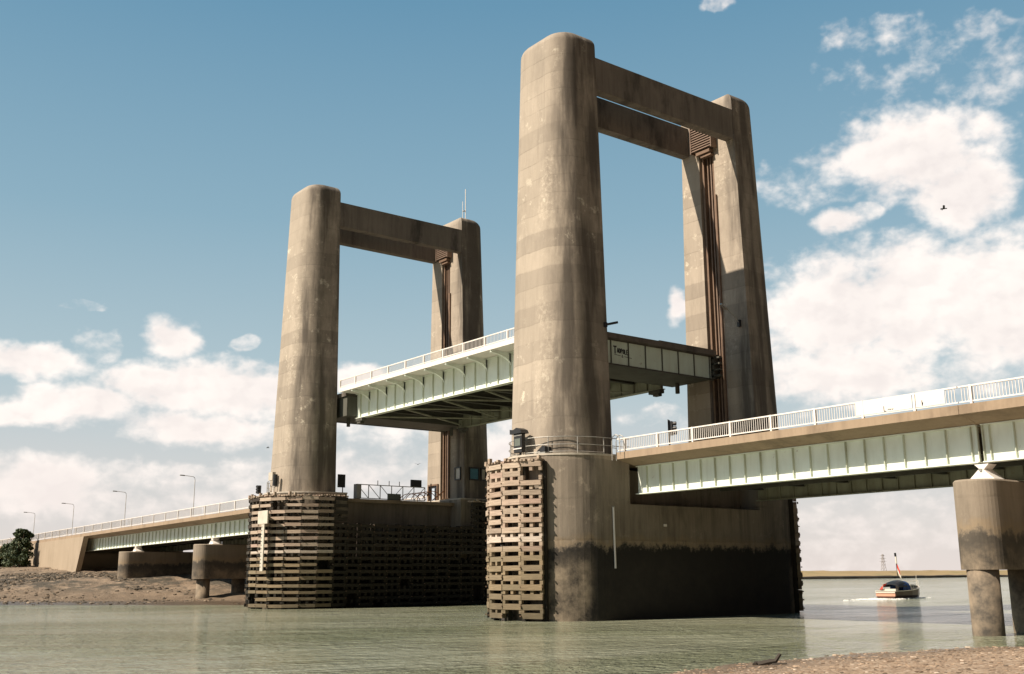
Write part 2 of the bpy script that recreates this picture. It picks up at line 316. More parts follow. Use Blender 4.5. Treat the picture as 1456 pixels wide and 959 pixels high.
def water_mat():
    m, t, b, pos = mat('estuary_water')
    x, y, z = t.sep(pos)
    big = t.noise(t.comb(t.math('ADD', t.math('MULTIPLY', x, 0.61), t.math('MULTIPLY', y, 0.79)), t.math('MULTIPLY', t.math('SUBTRACT', t.math('MULTIPLY', y, 0.61), t.math('MULTIPLY', x, 0.79)), 2.4), 0.0), 0.035, 5, 0.6)
    pat = t.noise(t.comb(t.math('MULTIPLY', x, 0.5), t.math('MULTIPLY', y, 0.22), 0.0), 0.12, 6, 0.65, 1.2)
    c = t.mix(t.mapr(big, 0.3, 0.7), (0.235, 0.245, 0.165, 1), (0.31, 0.32, 0.245, 1))
    c = t.mix(t.mapr(pat, 0.42, 0.62, 0.0, 0.55, True), c, (0.115, 0.13, 0.062, 1))
    t.l.new(c, b.inputs['Base Color'])
    b.inputs['Roughness'].default_value = 0.07; b.inputs['IOR'].default_value = 1.33
    # wavelets, longer across the wind; calm and ruffled lanes from the broad noise
    q = t.comb(t.math('ADD', t.math('MULTIPLY', x, 0.5), t.math('MULTIPLY', y, 0.86)), t.math('MULTIPLY', t.math('SUBTRACT', t.math('MULTIPLY', y, 0.5), t.math('MULTIPLY', x, 0.86)), 1.15), 0.0)
    w1 = t.noise(q, 1.5, 4, 0.55, 0.5)
    w2 = t.noise(q, 4.2, 3, 0.5, 0.2)
    w3 = t.noise(q, 0.22, 2, 0.5)
    amp = t.math('MULTIPLY', t.mapr(big, 0.38, 0.62, 0.6, 1.2), t.mapr(pat, 0.38, 0.62, 0.5, 1.5))
    h = t.math('MULTIPLY', t.math('ADD', t.math('ADD', w1, t.math('MULTIPLY', w2, 0.42)), t.math('MULTIPLY', w3, 1.2)), amp)
    bump(t, b, h, 1.0, 0.30)
    return m


M_WATER = water_mat()


# ------------------------------------------------------------------ mesh helpers
class MB:
    def __init__(s): s.v = []; s.f = []
    def add(s, vs, fs):
        o = len(s.v); s.v += [tuple(v) for v in vs]; s.f += [tuple(i + o for i in f) for f in fs]; return s
    def box(s, a, b):
        x0, x1 = sorted((a[0], b[0])); y0, y1 = sorted((a[1], b[1])); z0, z1 = sorted((a[2], b[2]))
        return s.add([(x0, y0, z0), (x1, y0, z0), (x1, y1, z0), (x0, y1, z0), (x0, y0, z1), (x1, y0, z1), (x1, y1, z1), (x0, y1, z1)],
                     [(0, 3, 2, 1), (4, 5, 6, 7), (0, 1, 5, 4), (1, 2, 6, 5), (2, 3, 7, 6), (3, 0, 4, 7)])
    def bar(s, p, q, w, h=None, up=(0, 0, 1)):
        """box section bar from p to q, w across, h along up"""
        p = Vector(p); q = Vector(q); h = w if h is None else h
        d = (q - p).normalized(); u = Vector(up)
        if abs(d.dot(u)) > 0.99: u = Vector((0, 1, 0))
        sd = d.cross(u).normalized() * (w / 2); uu = sd.cross(d).normalized() * (h / 2)
        vs = [p - sd - uu, p + sd - uu, p + sd + uu, p - sd + uu, q - sd - uu, q + sd - uu, q + sd + uu, q - sd + uu]
        return s.add(vs, [(0, 1, 2, 3), (7, 6, 5, 4), (0, 4, 5, 1), (1, 5, 6, 2), (2, 6, 7, 3), (3, 7, 4, 0)])
    def tube(s, pts, r, n=8, r2=None):
        pts = [Vector(p) for p in pts]; rings = []
        for i, p in enumerate(pts):
            d = (pts[min(i + 1, len(pts) - 1)] - pts[max(i - 1, 0)]).normalized()
            u = Vector((0, 0, 1)) if abs(d.z) < 0.95 else Vector((1, 0, 0))
            a = d.cross(u).normalized(); b = a.cross(d)
            rr = r if r2 is None else r + (r2 - r) * i / (len(pts) - 1)
            rings.append([p + a * (rr * math.cos(2 * PI * k / n)) + b * (rr * math.sin(2 * PI * k / n)) for k in range(n)])
        return s.loft(rings)
    def loft(s, rings, cap=True):
        n = len(rings[0]); vs = [v for r in rings for v in r]; fs = []
        for i in range(len(rings) - 1):
            for k in range(n):
                fs.append((i * n + k, i * n + (k + 1) % n, (i + 1) * n + (k + 1) % n, (i + 1) * n + k))
        if cap:
            fs.append(tuple(reversed(range(n)))); fs.append(tuple((len(rings) - 1) * n + k for k in range(n)))
        return s.add(vs, fs)
    def prism(s, poly, z0, z1): return s.loft([[(x, y, z0) for x, y in poly], [(x, y, z1) for x, y in poly]])
    def ext(s, poly, o, u, v, wv):
        """extrude a 2D outline placed at o with axes u, v by vector wv"""
        o, u, v, wv = map(Vector, (o, u, v, wv))
        a = [o + u * p[0] + v * p[1] for p in poly]
        return s.loft([a, [q + wv for q in a]])
    def build(s, name, m, parent=None, smooth=False, bevel=0.0):
        me = bpy.data.meshes.new(name); me.from_pydata(s.v, [], s.f)
        bm = bmesh.new(); bm.from_mesh(me); bmesh.ops.recalc_face_normals(bm, faces=bm.faces)
        bm.to_mesh(me); bm.free(); me.materials.append(m)
        o = bpy.data.objects.new(name, me); COL.objects.link(o)
        if parent is not None:
            o.parent = parent
            if parent.type == 'EMPTY': o.matrix_parent_inverse = Matrix.Translation(-Vector(parent.location))
        if smooth:
            for f in me.polygons: f.use_smooth = True
        if bevel:
            b = o.modifiers.new('bevel', 'BEVEL'); b.width = bevel; b.segments = 2; b.limit_method = 'ANGLE'; b.angle_limit = R(40)
        return o


def tag(o, label=None, cat=None, group=None, kind=None):
    if label: o['label'] = label
    if cat: o['category'] = cat
    if group: o['group'] = group
    if kind: o['kind'] = kind
    return o


def thing(name, loc, label, cat, group=None):
    o = bpy.data.objects.new(name, None); COL.objects.link(o); o.location = loc; o.empty_display_size = 0.5
    return tag(o, label, cat, group)


L = 35.647            # spacing of the two lift towers
XL = -L

# ------------------------------------------------------------------ water, river bed, banks
def sheet(name, pts, z, m, kind='structure'):
    o = MB().add([(x, y, z) for x, y in pts], [tuple(range(len(pts)))]).build(name, m); return tag(o, kind=kind)


sheet('river_bed', [(-9000, -9000), (9000, -9000), (9000, 9000), (-9000, 9000)], -3.0, M_BANKEDGE)
sheet('water', [(-9000, -9000), (9000, -9000), (9000, 9000), (-9000, 9000)], 0.0, M_WATER)


def fbm(x, y, o=5, h=0.6):
    return mnoise.fractal(Vector((x, y, 3.3)), h, 2.1, o, noise_basis='PERLIN_ORIGINAL')


def interp(x, tab):
    if x <= tab[0][0]: return tab[0][1]
    for (a, b), (c, d) in zip(tab, tab[1:]):
        if x <= c: return b + (d - b) * (x - a) / (c - a)
    return tab[-1][1]


def left_z(x, y):
    d = (x + 46.5) * -0.625 + (y + 8.85) * 0.78
    d = min(d, (x + 45) * -0.85 + y * -0.53)
    d += 1.2 * fbm(x * 0.08, y * 0.08, 3)
    z = interp(d, [(-30, -2.5), (-3, -0.35), (0, 0.0), (9, 0.25), (14, 0.8), (22, 2.1), (28, 2.7), (38, 3.45), (47, 4.1), (62, 4.85), (90, 5.1), (400, 5.2)])
    z += 0.10 * fbm(x * 0.5, y * 0.5, 5) + 0.22 * fbm(x * 0.15, y * 0.15, 4) * min(1, max(0, (d - 4) / 10))
    return z


def height_grid(name, xs, ys, fn, m, kind='structure'):
    vs = [(x, y, fn(x, y)) for y in ys for x in xs]; nx = len(xs)
    fs = [(j * nx + i, j * nx + i + 1, (j + 1) * nx + i + 1, (j + 1) * nx + i) for j in range(len(ys) - 1) for i in range(nx - 1)
          if max(vs[j * nx + i][2], vs[j * nx + i + 1][2], vs[(j + 1) * nx + i][2], vs[(j + 1) * nx + i + 1][2]) > -1.6]
    o = MB().add(vs, fs).build(name, m, smooth=True); return tag(o, kind=kind)


def frange(a, b, n): return [a + (b - a) * i / (n - 1) for i in range(n)]


height_grid('left_bank', frange(-420, -170, 26)[:-1] + frange(-170, -30, 281), frange(-110, -40, 36)[:-1] + frange(-40, 30, 176)[:-1] + frange(30, 330, 50), left_z, M_MUD)


def beach_z(x, y):
    # shoreline passes near (29.7,-29.5) (28.9,-24) (30.8,-12.4)
    xs = interp(y, [(-80, 33.5), (-45, 31.5), (-29.5, 29.9), (-24, 29.2), (-18.9, 29.3), (-12.4, 31.0), (-4, 34.5), (10, 41), (60, 75)])
    d = x - xs + 0.5 * fbm(x * 0.35, y * 0.35, 3)
    z = interp(d, [(-30, -2.4), (-2, -0.10), (0, 0.0), (4, 0.17), (12, 0.45), (22, 0.95), (40, 2.6), (60, 3.6), (400, 4)])
    return z + 0.018 * fbm(x * 1.4, y * 1.4, 4) * min(1, max(0.2, d))


height_grid('beach', frange(10, 60, 251) [:-1]+ frange(60, 300, 30), frange(-160, -60, 30)[:-1] + frange(-60, 6, 265)[:-1] + frange(6, 260, 60), beach_z, M_BEACH)

# far bank: low scarp with dry marsh grass behind, several hundred metres off
fb = MB(); fe = MB(); A = Vector((-300, 300)); B = Vector((-268, 560)); pts = []
base = [(-900, 230), (-560, 262), (-330, 300), (-262, 345), (-258, 420), (-272, 520), (-250, 640), (-150, 760), (60, 860), (500, 1000), (1600, 1300)]
line = []
for (a, b) in zip(base, base[1:]):
    n = max(2, int((Vector(b) - Vector(a)).length / 6))
    for i in range(n): line.append(Vector(a).lerp(Vector(b), i / n))
rows = []
for i, q in enumerate(line):
    t_ = (line[min(i + 1, len(line) - 1)] - line[max(i - 1, 0)]).normalized(); nrm = Vector((-t_.y, t_.x))
    r = []
    for d, z in ((0, -0.6), (0.6, 0.9), (2.2, 1.25), (12, 1.6), (26, 2.5), (34, 3.7), (40, 3.85), (70, 3.6), (3000, 3.3)):
        jit = 0.35 * fbm(q.x * 0.05 + d * 0.1, q.y * 0.05, 4) if z > 1 else 0
        jx = 1.5 * fbm(q.x * 0.09, q.y * 0.09, 3)
        r.append((q.x + nrm.x * (d + jx), q.y + nrm.y * (d + jx), z + jit))
    rows.append(r)
k = len(rows[0])
fe.add([v for r in rows for v in r[:3]], [(i * 3 + j, (i + 1) * 3 + j, (i + 1) * 3 + j + 1, i * 3 + j + 1) for i in range(len(rows) - 1) for j in range(2)])
fb.add([v for r in rows for v in r[2:]], [(i * (k - 2) + j, (i + 1) * (k - 2) + j, (i + 1) * (k - 2) + j + 1, i * (k - 2) + j + 1) for i in range(len(rows) - 1) for j in range(k - 3)])
tag(fe.build('far_mud_edge', M_BANKEDGE), kind='structure')
tag(fb.build('far_bank', M_MARSH, smooth=True), kind='structure')


# ------------------------------------------------------------------ big piers and towers
def stadium(hw, yc, n=20, y0=None):
    """outline of a pier end block: flat at y0 (or full stadium), semicircle beyond -yc"""
    near = [(hw * math.cos(a), -yc + hw * math.sin(a)) for a in [(-PI * i / n) for i in range(n + 1)]]   # from +x round -y to -x
    if y0 is None:
        far = [(hw * math.cos(a), yc + hw * math.sin(a)) for a in [(PI - PI * i / n) for i in range(n + 1)]]
        return near + far
    return near + [(-hw, y0), (hw, y0)]


HW = 3.85; YC = 7.9; PZ = 9.8; SHELF = 6.84


def main_pier(xc, label):
    t = thing('bridge_pier', (xc, 0, 0), label, 'bridge pier', 'the two large piers under the lift towers')
    mv = lambda poly: [(x + xc, y) for x, y in poly]
    MB().prism(mv(stadium(HW, YC, 28)), -3, SHELF).build('base', M_PIER, t)
    for s in (1, -1):
        poly = stadium(HW, YC, 28, -6.06)
        if s < 0: poly = [(x, -y) for x, y in poly]
        MB().prism(mv(poly), SHELF, PZ - 0.12).build('end_block', M_PIER, t)
        big = [(x * 1.012, (y + (YC if s > 0 else -YC)) * 1.012 - (YC if s > 0 else -YC)) for x, y in poly]
        MB().prism(mv(big), PZ - 0.118, PZ).build('ledge', M_LEDGE, t)
    MB().box((xc - 2.2, -6.055, SHELF + 0.002), (xc + 2.2, 6.055, 9.1)).build('bearing_wall', M_PIER, t)
    MB().box((xc - 2.75, -6.8, 9.32), (xc + 3.2, 6.8, 9.62)).build('road_slab', M_DECK, t) if xc > -1 else MB().box((xc - 3.2, -6.8, 9.1), (xc + 2.75, 6.8, 9.4)).build('road_slab', M_DECK, t)
    return t


pierR = main_pier(0, 'big round-nosed concrete pier under the nearer lift tower, dark weed line low down')
pierL = main_pier(XL, 'round-nosed concrete pier of the farther tower, mostly hidden by dark timber fenders')
MB().tube([(3.93, -7.55, 6.6), (3.93, -7.5, 3.0)], 0.06, 8).build('drain_pipe', M_WHITE, pierR)
MB().box((3.8, -7.62, 6.6), (3.9, -7.42, 6.68)).build('pipe_clip', M_GALV, pierR)
# mooring eye and little pale patches on the side wall
MB().box((3.84, -3.25, 5.55), (3.9, -3.0, 5.7)).build('white_patch', M_WHITE, pierR)


def leg_dims(z):
    """half width along the bridge, depth outwards, radius of the rounded outer corners"""
    u = min(1, max(0, (z - PZ) / (38.0 - PZ)))
    hw = 3.3 - 0.72 * u; rc = 2.4 - 0.9 * u; h = 9.84 - 0.865 * u
    return hw, (h - rc - 0.59 * (hw - rc)) / 0.807 + rc - 6.9, rc


def leg_ring(z, near, hw=None, s=None, inset=0.0, groove=0.9):
    u = min(1, max(0, (z - PZ) / (38.0 - PZ)))
    hw, D, rc = leg_dims(z); yi = 6.9
    n = 12
    pts = [(hw, 0.0), (hw, (D - rc) * 0.5)]
    pts += [(hw - rc + rc * math.cos(PI / 2 * i / n), D - rc + rc * math.sin(PI / 2 * i / n)) for i in range(n + 1)]
    pts += [(-hw + rc - rc * math.sin(PI / 2 * i / n), D - rc + rc * math.cos(PI / 2 * i / n)) for i in range(n + 1)]
    pts += [(-hw, (D - rc) * 0.5), (-hw, 0.0), (-0.9, 0.0), (-0.9, groove), (0.58, groove), (0.58, 0.0)]
    dep = D
    out = []
    for x, y in pts:
        x *= (1 - inset / hw); y = y * (1 - 1.45 * inset / dep) + inset * 0.45
        yy = yi + y
        out.append((x, -yy if near else yy, z))
    return out


def make_leg(xc, near, parent, name='leg'):
    zs = frange(PZ, 36.4, 24)
    rings = [leg_ring(z, near) for z in zs]
    rings.append(leg_ring(36.45, near, groove=0.01)); rings.append(leg_ring(37.6, near, groove=0.01))
    for a in frange(0, 80, 8)[1:]:
        rings.append(leg_ring(37.62 + 0.8 * math.sin(R(a)), near, inset=0.8 * (1 - math.cos(R(a))), groove=0.01))
    rings.append(leg_ring(38.46, near, inset=1.5, groove=0.01))
    rings = [[(x + xc, y, z) for x, y, z in r] for r in rings]
    o = MB().loft(rings).build(name, M_TOWER, parent)
    me = o.data
    for f in me.polygons: f.use_smooth = True
    em = o.modifiers.new('edge', 'EDGE_SPLIT'); em.split_angle = R(28)
    return o


def tower(xc, label):
    t = thing('lift_tower', (xc, 0, PZ), label, 'lift tower', 'portal lift towers of the bridge')
    for near in (True, False):
        make_leg(xc, near, t)
        sg = -1 if near else 1
        yi = 6.9 * sg
        # guide rails and lifting ropes in the groove
        for gx, col, wd in ((-0.62, M_RUSTB, 0.16), (-0.16, M_RUSTB, 0.10), (0.14, M_LOUV, 0.10), (0.40, M_RUSTB, 0.16)):
            MB().box((xc + gx - wd / 2, yi + sg * 0.12, 10.0), (xc + gx + wd / 2, yi + sg * 0.5, 34.0)).build('guide_rail', col, t)
        MB().box((xc + 0.60, yi - sg * 0.16, 10.0), (xc + 0.76, yi - sg * 0.002, 30.6)).build('cable_duct', M_RUSTB, t)
        # louvred sheave housing under the beams
        h = MB()
        x0, x1 = (-1.15, 0.92)
        ya, yb = yi - sg * 0.62, yi - sg * 0.003
        h.box((xc + x0 + .06, ya + sg * 0.12, 34.45), (xc + x1 - .06, yb, 37.0))
        z = 34.45
        while z < 36.9:
            h.add([(xc + x0, ya, z), (xc + x1, ya, z), (xc + x1, ya + sg * 0.13, z + 0.15), (xc + x0, ya + sg * 0.13, z + 0.15),
                   (xc + x0, ya, z - 0.03), (xc + x1, ya, z - 0.03), (xc + x1, ya + sg * 0.13, z + 0.12), (xc + x0, ya + sg * 0.13, z + 0.12)],
                  [(0, 1, 2, 3), (7, 6, 5, 4), (0, 4, 5, 1), (1, 5, 6, 2), (2, 6, 7, 3), (3, 7, 4, 0)]); z += 0.2
        h.box((xc + x0 - 0.03, ya - sg * 0.02, 34.3), (xc + x0 + 0.05, yb, 37.0)); h.box((xc + x1 - 0.05, ya - sg * 0.02, 34.3), (xc + x1 + 0.03, yb, 37.0))
        h.build('sheave_housing', M_LOUV, t)
        k_ = MB(); k_.box((xc - 0.75, yi - sg * 0.5, 34.05), (xc + 0.62, yi - sg * 0.05, 34.28)); k_.box((xc - 0.35, yi - sg * 0.42, 33.78), (xc + 0.68, yi - sg * 0.03, 33.9))
        k_.build('rope_guide', M_RUSTB, t)
    for s in (1, -1):
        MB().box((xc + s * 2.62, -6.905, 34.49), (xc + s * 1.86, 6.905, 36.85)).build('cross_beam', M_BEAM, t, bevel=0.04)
    return t


towR = tower(0, 'taller-looking nearer concrete lift tower with two tapering round legs and twin top beams')
towL = tower(XL, 'farther concrete lift tower with round legs and an antenna on top')
# thin crack line near the head of the near leg
# antenna on the far leg of the far tower
an = thing('antenna', (XL + 0.4, 8.9, 38.5), 'thin whip antenna mast standing on top of the farther tower', 'antenna')
MB().tube([(XL + 0.4, 8.9, 38.4), (XL + 0.4, 8.9, 42.3)], 0.045, 6).build('mast', M_WHITE, an)
MB().tube([(XL + 0.1, 8.75, 38.4), (XL + 0.1, 8.75, 41.0)], 0.03, 6).build('whip', M_WHITE, an)
MB().box((XL + 0.1, 8.72, 39.9), (XL + 0.4, 8.93, 39.95)).build('bracket', M_GALV, an)

# control-room windows in the shaded side of the farther tower's far leg
def leg_surface(z, ang, off=0.0):
    """point on the outside of the far leg, ang from +x face (negative: on the flat part, metres from the curve)"""
    hw, D, rc = leg_dims(z); s = D - rc
    if ang < 0: return Vector((XL + hw + off, 6.9 + s + ang, z)), Vector((1, 0, 0)), Vector((0, 1, 0))
    n = Vector((math.cos(ang), math.sin(ang), 0))
    return Vector((XL + hw - rc + rc * n.x, 6.9 + s + rc * n.y, z)) + n * off, n, Vector((-n.y, n.x, 0))


for (ang, wd, mm) in ((-1.0, 0.80, M_GLASSP), (-0.55, 0.98, M_GLASSB), (0.26, 0.55, M_GLASSP)):
    c, n, tt = leg_surface(12.2, ang, 0.02) if ang > -0.9 else (Vector((XL + 2.2, 6.88, 12.25)), Vector((0, -1, 0)), Vector((1, 0, 0)))
    f = MB()
    for a, b, c_, d in ((-wd / 2 - .09, -wd / 2, -.62, .62), (wd / 2, wd / 2 + .09, -.62, .62), (-wd / 2, wd / 2, .5, .62), (-wd / 2, wd / 2, -.62, -.5)):
        f.ext([(a, c_), (b, c_), (b, d), (a, d)], c - n * 0.10, tt, (0, 0, 1), n * 0.2)
    fo = f.build('window', M_BLACK, towL)
    MB().ext([(-wd / 2, -.5), (wd / 2, -.5), (wd / 2, .5), (-wd / 2, .5)], c - n * 0.05, tt, (0, 0, 1), n * 0.07).build('pane', mm, fo)
# doorway in the lit inner face of the same leg
dr = MB()
dx = XL + 0.0
for a, b in (((-2.9, 6.72, 9.42), (-2.78, 6.9, 11.35)), ((-1.28, 6.72, 9.42), (-1.16, 6.9, 11.35)), ((-2.9, 6.72, 11.35), (-1.16, 6.9, 11.5))):
    dr.box((dx + a[0], a[1], a[2]), (dx + b[0], b[1], b[2]))
do = dr.build('door_frame', M_RUSTB, towL)
MB().box((dx - 2.78, 6.86, 9.42), (dx - 1.28, 6.897, 11.35)).build('door', M_BLACK, do)
MB().box((dx - 2.2, 6.78, 9.42), (dx - 1.75, 6.85, 11.1)).build('open_leaf', plain('pale_blue_paint', (0.42, 0.50, 0.60), 0.5, 0.1), do)


# ------------------------------------------------------------------ ledge railing round the near pier nose
def pier_rail(xc, label, a0, a1, group='railings round the pier tops'):
    t = thing('ledge_railing', (xc, -YC, PZ), label, 'railing', group)
    r = HW - 0.25
    pt = lambda a, z: (xc + r * math.cos(R(a)), -YC + r * math.sin(R(a)), z)
    n = 6
    for i in range(n + 1):
        a = a0 + (a1 - a0) * i / n
        MB().tube([pt(a, PZ), pt(a, PZ + 1.02)], 0.03, 6).build('post', M_GALV, t)
    for z in (1.02, 0.55, 0.12):
        MB().tube([pt(a0 + (a1 - a0) * i / 30, PZ + z) for i in range(31)], 0.025, 6).build('rail', M_GALV, t)
    return t


pr_ = pier_rail(0, 'thin three-bar steel railing round the nose ledge of the nearer pier', -172, 0)
MB().tube([(3.6, -YC, PZ + 1.02), (3.6, -6.2, PZ + 1.02), (3.95, -6.0, PZ + 1.02)], 0.025, 6).build('rail', M_GALV, pr_)
MB().tube([(3.6, -YC, PZ + 0.55), (3.6, -6.2, PZ + 0.55), (3.95, -6.0, PZ + 0.55)], 0.025, 6).build('rail', M_GALV, pr_)
pier_rail(XL, 'thin steel railing round the nose ledge of the farther pier', 200, 262)
# ladder hoops where the ledge meets the approach parapet
lh = thing('ladder_hoop', (4.25, -7.2, 9.6), 'small galvanised ladder hoop beside the start of the right-hand parapet', 'ladder')
for dy in (0.0, 0.35):
    MB().tube([(4.0, -7.6 + dy, 9.4), (4.0, -7.6 + dy, 10.55), (4.1, -7.6 + dy, 10.85), (4.35, -7.6 + dy, 10.95), (4.6, -7.6 + dy, 10.85), (4.7, -7.6 + dy, 10.55), (4.7, -7.6 + dy, 9.7)], 0.03, 6).build('hoop', M_GALV, lh)
MB().box((4.0, -7.62, 9.75), (4.04, -7.23, 9.79)).build('rung', M_GALV, lh)
MB().box((4.0, -7.62, 10.15), (4.04, -7.23, 10.19)).build('rung', M_GALV, lh)

# navigation signal box and wedge lamp on the near nose
ns = thing('navigation_signal', (0.2, -11.3, PZ), 'black shuttered signal box fixed to the railing of the nearer pier', 'signal')
f = MB(); f.box((-0.42, -11.75, 9.98), (0.38, -11.45, 11.15)); f.build('box', M_BLACK, ns, bevel=0.03)
MB().ext([(-0.62, 0), (0.55, 0), (0.42, 0.22), (0.05, 0.36), (-0.3, 0.25), (-0.62, 0.3)], (0, -11.9, 11.15), (1, 0, 0), (0, 0, 1), (0, 0.6, 0)).build('hood', M_BLACK, ns)
MB().box((-0.44, -11.78, 11.02), (0.40, -11.75, 11.08)).build('white_bar', M_WHITE, ns)
MB().box((-0.44, -11.78, 10.2), (0.40, -11.75, 10.26)).build('white_bar', M_WHITE, ns)
MB().box((-0.3, -11.77, 10.4), (0.25, -11.752, 10.85)).build('lens', M_GREYST, ns)
MB().box((-0.05, -11.6, 9.8), (0.05, -11.5, 9.98)).build('bracket', M_BLACK, ns)
wl = thing('wedge_lamp', (2.2, -11.2, PZ), 'small dark wedge-shaped lamp lying at the railing foot of the nearer pier', 'lamp')
MB().ext([(-0.55, 0.12), (0.35, 0.12), (0.35, 0.42), (0.1, 0.5)], (1.6, -11.2, PZ), (1, 0, 0), (0, 0, 1), (0, 0.5, 0)).build('hood', M_BLACK, wl)
MB().box((1.05, -11.22, PZ), (1.98, -10.7, PZ + 0.1)).build('base', M_GALV, wl)


# ------------------------------------------------------------------ timber fenders
def fender_path(xc, mirror, ang_end):
    """nodes from the front end of the nose round the channel side to the far nose"""
    r = HW + 1.2
    pts = []
    a_start = ang_end
    n = max(3, int(abs(180 - a_start) / 15.5))
    for i in range(n + 1):
        a = R(-a_start - (180 - a_start) * i / n)        # measured as for the nearer pier
        rn = r - 0.62 * max(0.0, 1 - i / 3.0) if not mirror else r
        pts.append((rn * math.cos(a), -YC + rn * math.sin(a)))
    m = 12
    for i in range(1, m + 1): pts.append((-r, -YC + 2 * YC * i / m))
    for i in range(1, 11):
        a = R(180 - 150 * i / 10); rf = r - 0.62 * min(1.0, i / 5.0); pts.append((rf * math.cos(a), YC + rf * math.sin(a)))
    if mirror: pts = [(-x, y) for x, y in pts]
    return [(x + xc, y) for x, y in pts]


def fender(xc, mirror, ang_end, label, toph):
    t = thing('timber_fender', (xc, 0, 0), label, 'timber fender', 'timber fenders round the tower piers')
    P = fender_path(xc, mirror, ang_end); rnd = random.Random(3 if mirror else 5)
    ctr = Vector((xc, 0))
    def inward(p, d):
        yc = max(-YC, min(YC, p[1])); v = Vector((xc - p[0], yc - p[1])).normalized(); return (p[0] + v.x * d, p[1] + v.y * d)
    pitch = 0.555; z = 0.12; row = 0; planks = []
    CAMP = Vector((51.6, -51.8, 2.64))
    while z < 9.15:
        for (a, b) in zip(P, P[1:]):
            mid = ((a[0] + b[0]) / 2, (a[1] + b[1]) / 2)
            if z > toph(mid[1]): continue
            if row < 3 and rnd.random() < 0.12: continue
            j = rnd.uniform(-0.04, 0.04); off = rnd.uniform(-0.06, 0.05)
            if rnd.random() < 0.02 or (row in (1, 2) and (mid[1] < -12.2) and not mirror and mid[0] > 1.2): continue
            A_ = Vector(a).lerp(Vector(b), 0.012); B_ = Vector(a).lerp(Vector(b), 0.988)
            ia, ib = inward(A_, 0.30), inward(B_, 0.30)
            oa, ob = inward(A_, off), inward(B_, off)
            h = (0.27 if mirror else 0.325) + rnd.uniform(-0.04, 0.02)
            z0 = z + j; z1 = z0 + h; za = rnd.uniform(-0.02, 0.02)
            vs = [(oa[0], oa[1], z0), (ob[0], ob[1], z0 + za), (ib[0], ib[1], z0 + za), (ia[0], ia[1], z0), (oa[0], oa[1], z1), (ob[0], ob[1], z1 + za), (ib[0], ib[1], z1 + za), (ia[0], ia[1], z1)]
            o_ = Vector((mid[0], mid[1], z)); nn = (Vector((*mid, 0)) - Vector((*inward(mid, 1.0), 0))).normalized(); vv = CAMP - o_
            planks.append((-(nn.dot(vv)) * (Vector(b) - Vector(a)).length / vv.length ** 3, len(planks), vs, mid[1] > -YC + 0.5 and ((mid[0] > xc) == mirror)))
        z += pitch; row += 1
    planks.sort(key=lambda q: (q[3], q[0])); rest = MB(); PF = [(0, 3, 2, 1), (4, 5, 6, 7), (0, 1, 5, 4), (1, 2, 6, 5), (2, 3, 7, 6), (3, 0, 4, 7)]
    for i, (_, _, vs, wet_or_shade) in enumerate(planks):  # channel-side beams get the timber with shade in its colour
        if i < 98: MB().add(vs, PF).build('timber_beam', M_TIMBER_SHADE if wet_or_shade else M_TIMBER, t)
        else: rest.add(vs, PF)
    tag(rest.build('rear_timber_beams', M_TIMBER_SHADE, t), kind='stuff')
    # spacer blocks between the courses and posts behind
    sp = MB()
    for i, (a, b) in enumerate(zip(P, P[1:])):
        for fr in (0.06, 0.5, 0.94):
            q = Vector(a).lerp(Vector(b), fr); z = 0.12 + 0.335
            while z + 0.2 < toph(q.y):
                if rnd.random() < (0.93 if fr != 0.5 else 0.5):
                    o1 = inward(q, 0.05); o2 = inward(q, 0.28); tv = (Vector(b) - Vector(a)).normalized() * 0.10
                    vs = []
                    for zz in (z - 0.02, z + 0.25):
                        vs += [(o1[0] - tv.x, o1[1] - tv.y, zz), (o1[0] + tv.x, o1[1] + tv.y, zz), (o2[0] + tv.x, o2[1] + tv.y, zz), (o2[0] - tv.x, o2[1] - tv.y, zz)]
                    sp.add(vs, [(0, 3, 2, 1), (4, 5, 6, 7), (0, 1, 5, 4), (1, 2, 6, 5), (2, 3, 7, 6), (3, 0, 4, 7)])
                z += 0.555
    tag(sp.build('spacer_blocks', M_TIMBER_SHADE if mirror else M_TIMBER, t), kind='stuff')
    bo = MB()
    for q in P:
        z = 0.3
        while z < toph(q[1]):
            if rnd.random() < 0.8:
                p0 = inward(q, 0.02); p1 = inward(q, -0.07); bo.bar((p0[0], p0[1], z), (p1[0], p1[1], z), 0.07)
            z += 0.555
    tag(bo.build('bolt_heads', M_RUSTB, t), kind='stuff')
    for q in P:
        o1 = inward(q, 0.31); top = toph(q[1]) + 0.12
        i1 = inward(q, 0.62)
        d = Vector((i1[0] - o1[0], i1[1] - o1[1])).normalized(); s_ = Vector((-d.y, d.x)) * 0.16
        vs = []
        for zz in (-2.0, top): vs += [(o1[0] - s_.x, o1[1] - s_.y, zz), (o1[0] + s_.x, o1[1] + s_.y, zz), (i1[0] + s_.x, i1[1] + s_.y, zz), (i1[0] - s_.x, i1[1] - s_.y, zz)]
        MB().add(vs, [(0, 3, 2, 1), (4, 5, 6, 7), (0, 1, 5, 4), (1, 2, 6, 5), (2, 3, 7, 6), (3, 0, 4, 7)]).build('post', M_TIMBER_SHADE, t)
    # capping boards with ragged ends
    cp = MB()
